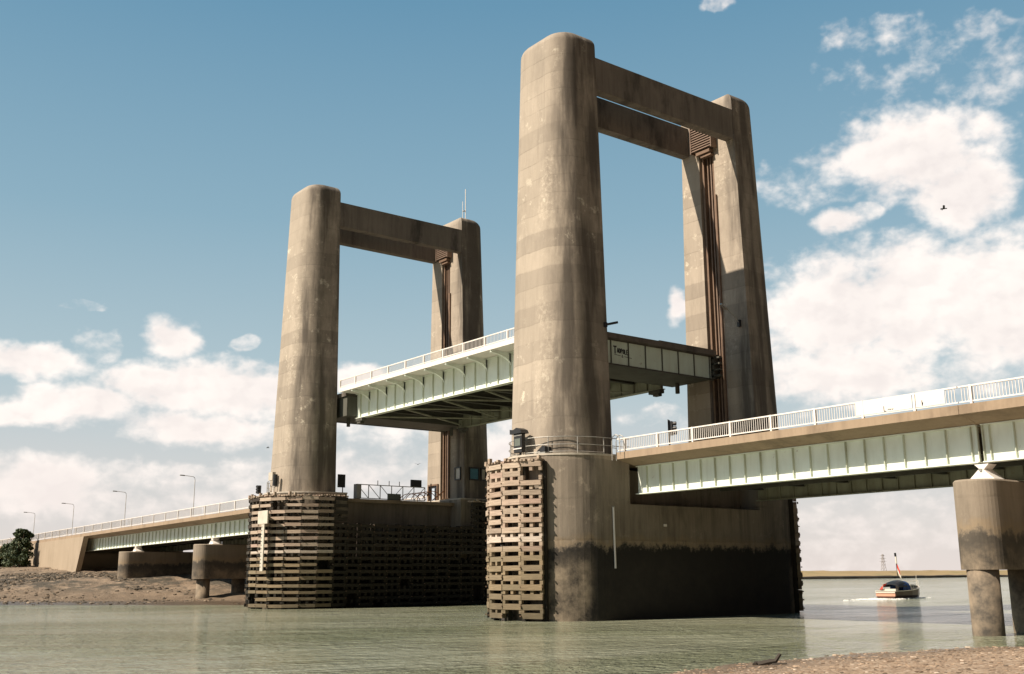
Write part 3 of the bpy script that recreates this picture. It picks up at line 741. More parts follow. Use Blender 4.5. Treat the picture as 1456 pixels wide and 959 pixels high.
    for a, b in zip(P, P[1:]):
        if toph((a[1] + b[1]) / 2) < 8: continue
        n = 6
        for k_ in range(n):
            q = Vector(a).lerp(Vector(b), (k_ + 0.5) / n); o1 = inward(q, rnd.uniform(-0.12, 0.06)); i1 = inward(q, rnd.uniform(0.7, 1.0)); zt = 9.38 + rnd.uniform(-0.03, 0.06)
            cp.bar((o1[0], o1[1], zt), (i1[0], i1[1], zt + rnd.uniform(-0.05, 0.08)), 0.17, 0.12)
            if rnd.random() < 0.25: cp.box((q.x - 0.1, q.y - 0.1, zt), (q.x + 0.1, q.y + 0.1, zt + rnd.uniform(0.12, 0.3)))
    tag(cp.build('capping_boards', M_TIMBER, t), kind='stuff')
    return t


toph = lambda y: 9.2 if abs(y) > 6.9 else 7.0
fenR = fender(0, False, 60, 'stack of pale weathered timber beams curving round the nearer pier nose', toph)
fenL = fender(XL, True, -12, 'dark slatted timber fender wrapped round the farther pier, white tide board on it', toph)
# tide board on the farther fender
tb = thing('tide_board', (XL + 2.2, -13.1, 3), 'white T-shaped tide board fixed upright on the farther timber fender', 'tide gauge')
yb = -12.95
MB().box((XL + 1.9, yb - 0.12, 3.1), (XL + 2.45, yb - 0.04, 7.35)).build('gauge_strip', M_OFFW, tb)
MB().box((XL + 1.2, yb - 0.16, 7.0), (XL + 3.1, yb - 0.04, 8.1)).build('board', M_OFFW, tb)
g_ = MB(); z = 3.4
while z < 6.9:
    g_.box((XL + 1.93, yb - 0.128, z), (XL + 2.12, yb - 0.121, z + 0.08)); z += 0.3
g_.build('marks', M_GREYST, tb)


# ------------------------------------------------------------------ girders, approach spans
def girder(y, x0, x1, zb, zt, stiff, out, slope=0.0, xr=0.0, th=0.04):
    """plate girder along x; stiffeners on the side 'out' (-1 or 1) and inside"""
    mb = MB(); Z = lambda x, z: z + slope * (x - xr)
    def beam(xa, xb, ya, yb_, za, zb_):
        mb.add([(xa, ya, Z(xa, za)), (xb, ya, Z(xb, za)), (xb, yb_, Z(xb, za)), (xa, yb_, Z(xa, za)), (xa, ya, Z(xa, zb_)), (xb, ya, Z(xb, zb_)), (xb, yb_, Z(xb, zb_)), (xa, yb_, Z(xa, zb_))],
               [(0, 3, 2, 1), (4, 5, 6, 7), (0, 1, 5, 4), (1, 2, 6, 5), (2, 3, 7, 6), (3, 0, 4, 7)])
    beam(x0, x1, y - th / 2, y + th / 2, zb + 0.05, zt - 0.05)
    beam(x0, x1, y - 0.26, y + 0.26, zb, zb + 0.05)
    beam(x0, x1, y - 0.22, y + 0.22, zt - 0.05, zt)
    return mb


def stiffeners(y, zb, zt, stiff, out, slope=0.0, xr=0.0, th=0.04):
    mb = MB(); Z = lambda x, z: z + slope * (x - xr)
    for x in stiff:
        xa, xb = x - 0.02, x + 0.02; ya, yb_ = y + out * (th / 2 + 0.001), y + out * 0.15
        mb.add([(xa, ya, Z(xa, zb + .052)), (xb, ya, Z(xb, zb + .052)), (xb, yb_, Z(xb, zb + .052)), (xa, yb_, Z(xa, zb + .052)), (xa, ya, Z(xa, zt - .052)), (xb, ya, Z(xb, zt - .052)), (xb, yb_, Z(xb, zt - .052)), (xa, yb_, Z(xa, zt - .052))],
               [(0, 3, 2, 1), (4, 5, 6, 7), (0, 1, 5, 4), (1, 2, 6, 5), (2, 3, 7, 6), (3, 0, 4, 7)])
    return mb


def parapet(parent, y, x0, x1, ztop, h, posts, slope=0.0, xr=0.0, nbal=19, solid=(), name='parapet'):
    Z = lambda x, z: z + slope * (x - xr)
    top = MB(); top.bar((x0, y, Z(x0, ztop - 0.035)), (x1, y, Z(x1, ztop - 0.035)), 0.09, 0.07)
    po = top.build(name, M_WHITE, parent)
    MB().bar((x0, y, Z(x0, ztop - h + 0.12)), (x1, y, Z(x1, ztop - h + 0.12)), 0.06, 0.06).build('bottom_rail', M_WHITE, po)
    for x in posts:
        MB().box((x - 0.055, y - 0.06, Z(x, ztop - h)), (x + 0.055, y + 0.06, Z(x, ztop) + 0.01)).build('post', M_WHITE, po)
    xs = [x0] + list(posts) + [x1]
    xs = sorted(set(xs))
    for a, b in zip(xs, xs[1:]):
        if b - a < 0.5: continue
        m_ = MB(); n = max(2, int(round(nbal * (b - a) / 2.79)))
        for i in range(1, n):
            x = a + (b - a) * i / n
            m_.box((x - 0.012, y - 0.012, Z(x, ztop - h + 0.14)), (x + 0.012, y + 0.012, Z(x, ztop - 0.06)))
        m_.build('balusters', M_WHITE, po)
    if solid:                                     # small dark scrawl along the lower edge of the white sheet
        sc = MB(); zz = ztop - h + 0.2
        for (xa, za, xb, zb_) in ((22.62, 0.0, 22.62, 0.24), (22.62, 0.0, 22.74, 0.0), (22.82, 0.02, 22.86, 0.09), (22.90, 0.09, 22.94, 0.02), (22.98, 0.02, 23.0, 0.09), (23.05, 0.03, 23.12, 0.07), (24.62, 0.0, 24.62, 0.26), (24.64, 0.05, 24.66, 0.16)):
            sc.bar((xa, y - 0.056, Z(xa, zz + za)), (xb, y - 0.056, Z(xb, zz + zb_)), 0.035, 0.006, up=(0, 1, 0))
        sc.build('scrawl', M_BLACK, po)
    for (a, b) in solid:
        MB().add([(a, y - 0.05, Z(a, ztop - h + 0.16)), (b, y - 0.05, Z(b, ztop - h + 0.16)), (b, y - 0.05, Z(b, ztop - 0.07)), (a, y - 0.05, Z(a, ztop - 0.07)),
                  (a, y - 0.035, Z(a, ztop - h + 0.16)), (b, y - 0.035, Z(b, ztop - h + 0.16)), (b, y - 0.035, Z(b, ztop - 0.07)), (a, y - 0.035, Z(a, ztop - 0.07))],
                 [(0, 1, 2, 3), (7, 6, 5, 4), (0, 4, 5, 1), (1, 5, 6, 2), (2, 6, 7, 3), (3, 7, 4, 0)]).build('infill_sheet', M_WHITE, po)
    return po


def deck(parent, x0, x1, zf, slope, xr, fh=0.42):
    """concrete deck with edge fascias; zf is the fascia top"""
    Z = lambda x, z: z + slope * (x - xr)
    prof = [(-7.30, zf), (-7.30, zf - fh), (-7.10, zf - fh - 0.02), (-5.75, zf - fh - 0.32), (5.75, zf - fh - 0.32), (7.10, zf - fh - 0.02), (7.30, zf - fh), (7.30, zf), (7.0, zf), (7.0, zf - 0.12), (-7.0, zf - 0.12), (-7.0, zf)]
    a = [(x0, y, Z(x0, z)) for y, z in prof]; b = [(x1, y, Z(x1, z)) for y, z in prof]
    MB().loft([a, b]).build('deck', M_DECK, parent)
    MB().add([(x0, -5.4, Z(x0, zf - 0.112)), (x1, -5.4, Z(x1, zf - 0.112)), (x1, 5.4, Z(x1, zf - 0.112)), (x0, 5.4, Z(x0, zf - 0.112))], [(0, 1, 2, 3)]).build('road_surface', M_ROAD, parent)


def approach(label, x0, x1, zf, zb, slope, xr, postx, rail_h, stiff, bearing_at, solid=(), paint_m=M_GREEN, nb=19):
    t = thing('approach_span', ((x0 + x1) / 2, 0, zf), label, 'bridge span', 'fixed girder spans either side of the towers')
    deck(t, x0, x1 - 0.02, zf, slope, xr)
    gt = zf - 0.42 - 0.33
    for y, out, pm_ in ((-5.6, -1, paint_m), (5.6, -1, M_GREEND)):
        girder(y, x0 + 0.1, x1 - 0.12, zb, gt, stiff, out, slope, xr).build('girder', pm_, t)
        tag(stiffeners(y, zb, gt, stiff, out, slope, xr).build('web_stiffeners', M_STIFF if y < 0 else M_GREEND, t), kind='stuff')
    u = MB(); Z = lambda x, z: z + slope * (x - xr)
    for y in (-1.9, 1.9):
        u.add([v for xx in (x0 + 0.1, x1 - 0.12) for v in ((xx, y - 0.15, Z(xx, zb + 0.5)), (xx, y + 0.15, Z(xx, zb + 0.5)), (xx, y + 0.15, Z(xx, gt - 0.002)), (xx, y - 0.15, Z(xx, gt - 0.002)))],
              [(0, 1, 2, 3), (7, 6, 5, 4), (0, 4, 5, 1), (1, 5, 6, 2), (2, 6, 7, 3), (3, 7, 4, 0)])
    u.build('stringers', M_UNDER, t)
    x = x0 + 0.6; cg = MB()
    while x < x1 - 0.4:
        cg.box((x - 0.06, -5.45, Z(x, zb + 0.75)), (x + 0.06, 5.45, Z(x, gt - 0.02))); cg.box((x - 0.18, -5.4, Z(x, zb + 0.70)), (x + 0.18, 5.4, Z(x, zb + 0.745))); x += 3.35
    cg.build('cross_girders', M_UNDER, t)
    for y in (-7.2, 7.2):
        parapet(t, y, x0 + 0.02, x1 - 0.03, zf - 0.0 + rail_h, rail_h, [p for p in postx if x0 < p < x1], slope, xr, nb, solid if y < 0 else ())
    return t


sR = 0.002
postR = [4.72 + 2.785 * i for i in range(0, 30)]
stR = [5.0 + 1.095 * i for i in range(0, 70)]
FR = 9.9
extra = [25.95, 26.35, 26.75]
approach('nearest green girder span running right from the nearer tower to the right-hand pier', 4.05, 26.4, FR, 7.42, sR, 5.0, postR, 0.85, [s for s in stR if s < 25.6] + [25.95, 26.28], None, solid=((21.05, 24.1), (24.3, 25.75)))
approach('green girder span cut off by the right edge, beyond the right-hand pier', 26.4, 52.0, FR, 7.42, sR, 5.0, postR, 0.85, [26.52, 26.85] + [s for s in stR if 27.2 < s < 51.5], None)
sL = 0.0105; XRf = -50.0; FL = 9.30
postL = [-41.3 - 4.0 * i for i in range(0, 45)]
def stl(a, b, st=1.25):
    r = []; x = a + 0.4
    while x < b - 0.2: r.append(x); x += st
    return r
approach('green girder span left of the farther tower, half hidden by its fender', -62.1, -39.4, FL, 6.95, sL, XRf, postL, 1.05, stl(-62.1, -39.4), None, nb=15)
approach('middle green girder span on the left between the two low piers', -87.1, -62.1, FL, 6.95, sL, XRf, postL, 1.05, stl(-87.1, -62.1), None, nb=15)
approach('last green girder span on the left ending at the pale abutment', -110.6, -87.1, FL, 6.95, sL, XRf, postL, 1.05, stl(-110.6, -87.1), None, nb=15)


# ------------------------------------------------------------------ smaller piers and bearings
def small_pier(xc, ztop, hw, ends, cap_bottom, cols, label, material=M_PIERS, colr=0.72):
    t = thing('support_pier', (xc, 0, 0), label, 'bridge pier', 'low support piers of the approach spans')
    n = 20; y = ends
    poly = [(xc + hw * math.cos(-PI * i / n), -y + hw * math.sin(-PI * i / n)) for i in range(n + 1)] + [(xc + hw * math.cos(PI - PI * i / n), y + hw * math.sin(PI - PI * i / n)) for i in range(n + 1)]
    inner = [(xc + (px - xc) * 0.93, py * 0.995) for px, py in poly]
    MB().loft([[(a, b, cap_bottom) for a, b in poly], [(a, b, ztop - 0.08) for a, b in poly], [(a, b, ztop) for a, b in inner]]).build('pier_head', material, t)
    for cy in cols:
        m = 20
        MB().loft([[(xc + colr * 1.0 * math.cos(2 * PI * k / m), cy + colr * math.sin(2 * PI * k / m), zz) for k in range(m)] for zz in (-3.0, cap_bottom - 0.002)]).build('column', material, t, smooth=True)
    return t


small_pier(26.55, 6.62, 1.04, 6.55, 2.75, (-6.9, -3.45, 0.0, 3.45, 6.9), 'round-ended concrete pier on columns standing in shallow water at the right edge', colr=0.66)
small_pier(-62.2, 6.12, 1.22, 6.6, 2.45, (-6.6, -2.6, 2.6, 6.6), 'low concrete pier on columns at the water edge, left of the farther tower')
small_pier(-87.2, 5.85, 1.22, 6.6, -1.0, (), 'low solid concrete pier standing on the mud bank, nearest the left abutment')


def bearing(x, y, zb, zt, label):
    t = thing('bearing', (x, y, zb), label, 'bridge bearing', 'white rocker bearings between girders and piers')
    hh = zt - zb
    MB().ext([(-0.62, 0), (0.62, 0), (0.12, hh * 0.55), (-0.12, hh * 0.55)], (x, y - 0.45, zb + 0.06), (1, 0, 0), (0, 0, 1), (0, 0.9, 0)).build('lower_rocker', M_WHITE, t)
    MB().ext([(-0.34, hh * 0.9), (-0.1, hh * 0.62), (0.1, hh * 0.62), (0.34, hh * 0.9)], (x, y - 0.35, zb + 0.02), (1, 0, 0), (0, 0, 1), (0, 0.7, 0)).build('upper_saddle', M_WHITE, t)
    MB().tube([(x, y - 0.5, zb + hh * 0.6), (x, y + 0.5, zb + hh * 0.6)], 0.07, 10).build('pin', M_GALV, t)
    MB().box((x - 0.75, y - 0.6, zb), (x + 0.75, y + 0.6, zb + 0.06)).build('base_plate', M_WHITE, t)


for x, zt, zg, nm in ((26.4, 6.62, 7.455, 'on the pier at the right edge'), (-62.2, 6.12, 6.82, 'on the columned pier left of the farther tower'), (-87.2, 5.85, 6.56, 'on the solid pier nearest the left abutment')):
    bearing(x, -5.5, zt, zg, 'white rocker bearing under near girder ' + nm)
    bearing(x, 5.5, zt, zg, 'rocker bearing under far girder ' + nm)

# ------------------------------------------------------------------ left abutment
ab = thing('abutment', (-116, 0, 4), 'pale concrete abutment wall where the left spans reach the bank', 'abutment')
Zp = lambda x, z: z + sL * (x - XRf)
zt = FL - 0.42
# wing wall facing the camera: battered end on the river side
MB().ext([(-135.5, 2.0), (-108.1, 2.0), (-104.7, Zp(-104.7, zt)), (-135.5, Zp(-135.5, zt))], (0, -7.36, 0), (1, 0, 0), (0, 0, 1), (0, 0.7, 0)).build('wing_wall', M_WALL, ab)
MB().ext([(-135.5, 2.0), (-108.1, 2.0), (-104.7, Zp(-104.7, zt)), (-135.5, Zp(-135.5, zt))], (0, 6.66, 0), (1, 0, 0), (0, 0, 1), (0, 0.7, 0)).build('wing_wall', M_WALL, ab)
MB().box((-113.0, -6.65, 1.5), (-111.2, 6.65, Zp(-111, FL - 0.8))).build('end_wall', M_WALL, ab)
MB().box((-111.15, -6.65, 1.5), (-109.6, 6.65, Zp(-111, 6.7))).build('bearing_shelf', M_WALL, ab)
# road on the embankment beyond
emb = thing('approach_road', (-150, 0, 8), 'road deck with pale edge beam running left over the embankment', 'road')
deck(emb, -215, -110.62, FL, sL, XRf)
for y in (-7.3, 7.3): parapet(emb, y, -215, -110.65, FL + 1.05, 1.05, [p for p in postL if -214 < p < -110.7], sL, XRf, 15)
def emb_z(x, y):
    top = Zp(x, FL - 0.9); a = abs(y)
    return top - max(0, a - 6.9) * 0.42 if x < -136 else -5
vs = []; ex = frange(-218, -135.6, 42); ey = frange(-22, 22, 45)
o_ = MB().add([(x, y, Zp(x, FL - 0.85) - max(0, abs(y) - 7.0) * 0.45 + 0.2 * fbm(x * .3, y * .3, 3)) for y in ey for x in ex],
              [(j * 42 + i, j * 42 + i + 1, (j + 1) * 42 + i + 1, (j + 1) * 42 + i) for j in range(44) for i in range(41)]).build('embankment', M_MARSH, smooth=True)
tag(o_, kind='structure')

# ------------------------------------------------------------------ the raised lift span
ls = thing('lift_span', (XL / 2, 0, 16.3), 'pale green steel lift span raised part way between the two towers', 'lift span')
gx0, gx1 = XL + 4.3, -4.3
lst = [gx0 + 0.75 + 1.453 * i for i in range(0, 19)]
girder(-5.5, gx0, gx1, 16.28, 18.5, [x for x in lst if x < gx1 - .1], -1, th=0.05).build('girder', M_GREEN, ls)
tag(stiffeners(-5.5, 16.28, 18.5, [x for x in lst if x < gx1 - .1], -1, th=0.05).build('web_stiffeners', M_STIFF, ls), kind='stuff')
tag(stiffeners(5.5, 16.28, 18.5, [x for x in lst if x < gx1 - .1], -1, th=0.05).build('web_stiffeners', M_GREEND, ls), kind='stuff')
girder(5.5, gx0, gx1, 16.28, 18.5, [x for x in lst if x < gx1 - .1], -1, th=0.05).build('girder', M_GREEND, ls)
# extra lip so the lower flange reads
# deck: full width between the legs, narrower through the portals
MB().box((gx0, -7.36, 18.52), (gx1, 7.36, 18.80)).build('deck_plate', M_WHITE, ls)
MB().box((gx0, -7.40, 18.50), (gx1, -7.362, 18.86)).build('edge_plate', M_WHITE, ls)
MB().box((gx0, 7.362, 18.50), (gx1, 7.40, 18.86)).build('edge_plate', M_WHITE, ls)
MB().add([(gx0, -5.2, 18.81), (gx1, -5.2, 18.81), (gx1, 5.2, 18.81), (gx0, 5.2, 18.81)], [(0, 1, 2, 3)]).build('road_surface', M_ROAD, ls)
# curved cantilever brackets under the near and far footways
for s in (-1, 1):
    for x in lst[1::2]:
        prof = [(0, 0), (1.82, 0), (1.82, -0.12)]
        prof += [(1.75 - 1.72 * math.sin(R(a)) , -0.16 - 0.78 * (1 - math.cos(R(a)))) for a in frange(8, 88, 9)]
        prof += [(0, -0.95)]
        o = MB().ext(prof, (x - 0.03, s * 5.53, 18.49), (0, s, 0), (0, 0, 1), (0.05, 0, 0))
        cv = [(1.8, -0.13)] + [(1.75 - 1.72 * math.sin(R(a)), -0.17 - 0.78 * (1 - math.cos(R(a)))) for a in frange(8, 88, 9)]
        for p0, p1 in zip(cv, cv[1:]):
            o.bar((x - 0.005, s * (5.53 + p0[0]), 18.49 + p0[1]), (x - 0.005, s * (5.53 + p1[0]), 18.49 + p1[1]), 0.22, 0.03)
        o.build('curved_bracket', M_GREEN, ls)
lp = [gx0 + 0.05 + 2.72 * i for i in range(0, 11)]
for y in (-7.3, 7.3):
    parapet(ls, y, gx0, gx1, 19.62, 0.78, [x for x in lp if x <= gx1], 0, 0, 16)
# end beams carried by the ropes in the leg grooves
for (xa, xb, face, sg, mm) in ((gx1 + 0.002, -0.35, -0.35, 1, M_GREEND), (gx0 - 0.002, XL + 0.35, XL + 0.35, -1, M_GREEND)):
    e = MB(); e.box((min(xa, xb), -6.55, 16.52), (max(xa, xb), 6.55, 18.25)).build('end_beam', M_UNDER, ls)  # dark steel puts the shade under the beam into its colour
    MB().box((face + sg * 0.002, -6.5, 16.62), (face + sg * 0.012, 6.5, 18.2)).build('face_plate', M_PANEL, ls)
    eb = MB()
    for i in range(-4, 5):
        y = i * 1.63 - 0.2
        if abs(y) > 6.4: continue
        eb.box((face + sg * 0.013, y - 0.02, 16.6), (face + sg * 0.10, y + 0.02, 18.2))
    eb.box((face + sg * 0.002, -6.6, 16.46), (face + sg * 0.2, 6.6, 16.52))
    eb.build('stiffeners', M_UNDER, ls)
    k_ = MB(); k_.box((min(xa, face + sg * 0.45), -6.7, 18.26), (max(xa, face + sg * 0.45), 6.7, 18.62)); k_.build('end_deck', M_BEAM, ls)
    k_ = MB(); k_.box((face - sg * 0.6, 1.0, 18.622), (face + sg * 0.3, 6.5, 18.72)); k_.build('kerb', M_BEAM, ls)
    for s in (-1, 1):                                # hanger brackets reaching into the grooves
        hb = MB()
        xc_ = 0 if sg > 0 else XL
        for zz in (16.7, 17.15, 17.6, 18.05): hb.box((xc_ - 0.75, s * 6.56, zz), (xc_ + 0.45, s * 7.5, zz + 0.12))
        hb.box((xc_ - 0.3, s * 6.56, 16.6), (xc_ - 0.1, s * 7.45, 18.4))
        hb.build('hanger_bracket', M_UNDER, ls)
        # guide shoe hanging below the girder end
        gs = MB(); gxx = gx1 if sg > 0 else gx0
        gs.box((gxx - sg * 1.3 - .02, s * 5.5 - 0.25, 16.0), (gxx - sg * 0.1, s * 5.5 + 0.25, 16.27)); gs.box((gxx - sg * 0.9, s * 5.5 - 0.2, 15.8), (gxx - sg * 0.3, s * 5.5 + 0.2, 16.0))
        gs.tube([(gxx + sg * 1.4, s * 5.6, 16.5), (gxx + sg * 1.4, s * 5.6, 15.75)], 0.17, 8)
        gs.build('guide_shoe', M_UNDER, ls, bevel=0.03)
        # horizontal bars from the girder end to the leg
        br = MB()
        for zz in (16.75, 17.5): br.box((gxx, s * 5.5 - 0.3, zz), (gxx + sg * 1.6, s * 5.5 + 0.3, zz + 0.16))
        br.build('end_flange', M_UNDER, ls)
# cross girders, bracing and stringers under the span
cg = MB(); x = gx0 + 0.75
while x < gx1:
    cg.box((x - 0.05, -5.45, 17.1), (x + 0.05, 5.45, 18.45)); cg.box((x - 0.2, -5.4, 17.05), (x + 0.2, 5.4, 17.098)); x += 2.906
cg.build('cross_girders', M_UNDER, ls)
sb = MB()
for y in (-3.2, -1.1, 1.1, 3.2): sb.box((gx0, y - 0.09, 17.6), (gx1, y + 0.09, 18.44))
sb.build('stringers', M_UNDER, ls)
bx = [gx0 + 0.75 + 5.812 * i for i in range(5)]
wb_ = MB()
for a, b in zip(bx, bx[1:]):
    wb_.bar((a, -5.2, 16.42), (b, 5.2, 16.42), 0.16, 0.1); wb_.bar((a, 5.2, 16.54), (b, -5.2, 16.54), 0.16, 0.1)
wb_.build('wind_bracing', M_GREEND, ls)

# graffiti TADPOLE sprayed on the end beam, letters as strokes lying on the plate
GL = {'T': [((0, 1), (1, 1)), ((.5, 1), (.5, 0))], 'A': [((0, 0), (.5, 1)), ((.5, 1), (1, 0)), ((.25, .45), (.75, .45))],
      'D': [((0, 0), (0, 1)), ((0, 1), (.7, .85)), ((.7, .85), (.9, .5)), ((.9, .5), (.7, .12)), ((.7, .12), (0, 0))],
      'P': [((0, 0), (0, 1)), ((0, 1), (.8, .95)), ((.8, .95), (.8, .55)), ((.8, .55), (0, .5))],
      'O': [((.1, .1), (.1, .9)), ((.1, .9), (.9, .9)), ((.9, .9), (.9, .1)), ((.9, .1), (.1, .1))],
      'L': [((0, 1), (0, 0)), ((0, 0), (.8, 0))], 'E': [((0, 0), (0, 1)), ((0, 1), (.85, 1)), ((0, .5), (.7, .5)), ((0, 0), (.85, 0))],
      '&': [((.9, 0), (.2, .75)), ((.2, .75), (.45, 1)), ((.45, 1), (.65, .75)), ((.65, .75), (.05, .25)), ((.05, .25), (.4, 0)), ((.4, 0), (.9, .4))]}
gf = MB(); yy = -3.2; fx = -0.333
for i, ch in enumerate('TADPOLE'):
    hgt = 0.50 if i == 0 else 0.32; wdt = 0.30 if i == 0 else 0.125; z0 = 17.32 + (0 if i == 0 else 0.1) - 0.01 * i
    for (a, b) in GL[ch]:
        gf.bar((fx, yy + a[0] * wdt, z0 + a[1] * hgt), (fx, yy + b[0] * wdt, z0 + b[1] * hgt), 0.10 if i == 0 else 0.065, 0.02, up=(1, 0, 0))
    yy += wdt + 0.05
gf.bar((fx, -3.12, 17.26), (fx, -2.55, 17.22), 0.035, 0.008, up=(1, 0, 0)); gf.bar((fx, -2.2, 17.2), (fx, -1.5, 17.16), 0.035, 0.008, up=(1, 0, 0))
for (a, b) in GL['&']: gf.bar((fx, -2.45 + a[0] * .16, 17.12 + a[1] * .18), (fx, -2.45 + b[0] * .16, 17.12 + b[1] * .18), 0.03, 0.008, up=(1, 0, 0))
gf.build('graffiti', M_BLACK, ls)

# ------------------------------------------------------------------ lamps
def street_lamp(x, y, zb, zt, label, arm=2.1):
    t = thing('street_lamp', (x, y, zb), label, 'street lamp', 'street lamps along the left approach')
    MB().tube([(x, y, zb), (x, y, zb + 1.2), (x, y, zb + 1.25), (x, y, zt - 0.5)], 0.09, 8, 0.05).build('pole', M_LAMPP, t)
    MB().tube([(x, y, zt - 0.5), (x, y - 0.05, zt - 0.2), (x, y - 0.3, zt - 0.03), (x, y - arm + 0.5, zt + 0.08)], 0.045, 6).build('arm', M_LAMPP, t)
    MB().ext([(0, 0), (0.75, 0.03), (0.72, 0.16), (0.1, 0.14)], (x - 0.12, y - arm + 0.55, zt + 0.0), (0, -1, 0), (0, 0, 1), (0.24, 0, 0)).build('lantern', M_GALV, t)


for x, nm in ((-100.7, 'tallest-looking street lamp of the left approach, nearest the farther tower'), (-131.3, 'second street lamp from the farther tower on the left approach'),
              (-161.7, 'third street lamp from the farther tower on the left approach'), (-190.0, 'smallest, most distant street lamp at the far left')):
    street_lamp(x, 6.6, Zp(x, FL - 0.1), Zp(x, FL + 8.25), nm)


def wall_lamp(x, y, z, d, label):
    t = thing('wall_lamp', (x, y, z), label, 'lamp', 'bracket lamps on the tower legs')
    d = Vector(d)
    p = Vector((x, y, z))
    MB().box(p - Vector((0.1, 0.12, 0.25)), p + Vector((0.1, 0.12, 0.25))).build('wall_plate', M_BLACK, t)
    MB().tube([p, p + d * 0.5 + Vector((0, 0, 0.28)), p + d * 1.6 + Vector((0, 0, 0.55))], 0.04, 6).build('arm', M_GALV, t)
    q = p + d * 1.5 + Vector((0, 0, 0.5))
    MB().bar(q, q + d * 0.75 + Vector((0, 0, 0.1)), 0.2, 0.12).build('lantern', M_GALV, t)
    return t


wall_lamp(2.3, 6.8, 20.3, Vector((0.12, -0.98, 0.2)), 'long-armed lamp bracketed on the shaded far leg of the nearer tower')
wl2 = thing('wall_lamp', (3.1, -7.0, 18.1), 'short black lamp poking out of the near leg of the nearer tower', 'lamp', 'bracket lamps on the tower legs')
MB().box((3.0, -7.2, 17.95), (3.25, -7.0, 18.25)).build('wall_plate', M_BLACK, wl2)
MB().bar((3.2, -7.1, 18.1), (3.5, -6.35, 18.3), 0.12, 0.14).build('lantern', M_BLACK, wl2)
MB().bar((3.1, -7.1, 18.05), (3.25, -7.05, 18.12), 0.08).build('arm', M_BLACK, wl2)


# ------------------------------------------------------------------ traffic lights, barrier, boxes on deck
def traffic_light(x, y, zb, zh, rot, label, hh=0.95, back=True, scale=1.0):
    t = thing('traffic_light', (x, y, zb), label, 'traffic light', 'road traffic lights at the bridge')
    c, s = math.cos(rot), math.sin(rot)
    f = Vector((c, s, 0)); sd = Vector((-s, c, 0)); p = Vector((x, y, zh))
    MB().tube([(x, y, zb), (x, y, zh)], 0.05, 8).build('pole', M_BLACK, t)
    hb = MB(); hb.bar(p + f * 0.12, p + f * 0.12 + Vector((0, 0, hh)), 0.30 * scale, 0.22 * scale, up=f); hb.build('head', M_BLACK, t)
    if back:
        MB().bar(p - Vector((0, 0, 0.1)), p + Vector((0, 0, hh + 0.1)), 0.55 * scale, 0.02, up=f).build('backboard', M_BLACK, t)
    for i in range(3):
        q = p + f * (0.12 + 0.11 * scale) + Vector((0, 0, hh * (0.17 + 0.33 * i)))
        MB().tube([q, q + f * 0.22], 0.12 * scale, 10, 0.13 * scale).build('visor', M_BLACK, t)
    return t


traffic_light(5.95, -4.6, 9.8, 10.95, R(30), 'black traffic light rising behind the right-hand parapet', 0.85)
traffic_light(-39.2, -10.9, 9.3, 9.95, R(-60), 'small black signal head beside the left end of the farther fender', 0.75, back=False)
sgx = thing('signal_board', (-33.2, -5.9, 9.4), 'tall black signal board on a post just right of the farther tower leg', 'signal')
MB().box((-33.25, -6.25, 10.35), (-33.1, -5.55, 11.5)).build('board', M_BLACK, sgx)
MB().tube([(-33.2, -5.75, 9.3), (-33.2, -5.75, 10.4)], 0.05, 6).build('post', M_BLACK, sgx)
MB().tube([(-33.2, -6.7, 9.3), (-33.2, -6.7, 10.1)], 0.035, 6).build('stub', M_RUSTB, sgx)

bg_ = thing('road_barrier', (-33.4, -0.5, 9.4), 'white lattice gate closing the road under the farther tower', 'barrier')
bxX = -33.3
fr = MB(); z0, z1 = 9.5, 10.72; ya, yb2 = -4.25, 3.0
fr.bar((bxX, ya, z0), (bxX, yb2, z0), 0.07); fr.bar((bxX, ya, z1), (bxX, yb2, z1), 0.07)
ys = frange(ya, yb2, 7)
for y in ys: fr.bar((bxX, y, z0), (bxX, y, z1), 0.06)
for i, (a, b) in enumerate(zip(ys, ys[1:])):
    if i < 3: fr.bar((bxX, a, z1), (bxX, b, z0), 0.045)
    elif i > 3: fr.bar((bxX, a, z0), (bxX, b, z1), 0.045)
    else: fr.bar((bxX, a, z0), (bxX, b, z1), 0.045)
fr.build('frame', M_GALV, bg_)
MB().box((bxX - 0.5, ya - 0.05, 9.45), (bxX + 0.1, ya + 0.4, 10.75)).build('end_panel', M_GALV, bg_)
MB().box((bxX + 0.05, -1.1, 9.42), (bxX + 0.2, 0.25, 10.0)).build('plate', M_GREYST, bg_)
MB().box((bxX - 0.1, 1.45, 10.75), (bxX + 0.05, 2.6, 11.4)).build('sign_back', M_BLACK, bg_)
for y in (-2.1, -0.9, 0.2): MB().tube([(bxX, y, 10.7), (bxX, y, 11.15)], 0.04, 6).build('finial', M_GALV, bg_)
hp = thing('orange_barrier_hoops', (-33.1, 3.2, 9.4), 'orange tubular hoops heaped beside the door of the farther tower', 'barrier')
for i in range(5):
    y = 1.2 + i * 0.55
    MB().tube([(-33.0 + 0.1 * i, y + 1.1 * math.cos(R(a)) , 9.4 + 0.95 * math.sin(R(a)) * (0.7 + 0.08 * i)) for a in frange(10, 170, 9)], 0.035, 6).build('hoop', M_ORANGE, hp)
jn = thing('junction_boxes', (-33.1, 3.4, 10), 'dark red signal post with a bent arm beside the doorway', 'post')
MB().tube([(-33.1, 3.55, 9.4), (-33.1, 3.55, 11.1)], 0.06, 6).build('post', M_RUSTB, jn)
MB().bar((-33.1, 3.55, 10.65), (-33.1, 3.15, 9.95), 0.12).build('arm', M_RUSTB, jn)
MB().bar((-33.05, 3.7, 9.55), (-33.05, 5.0, 10.5), 0.09).build('stay', M_ORANGE, jn)
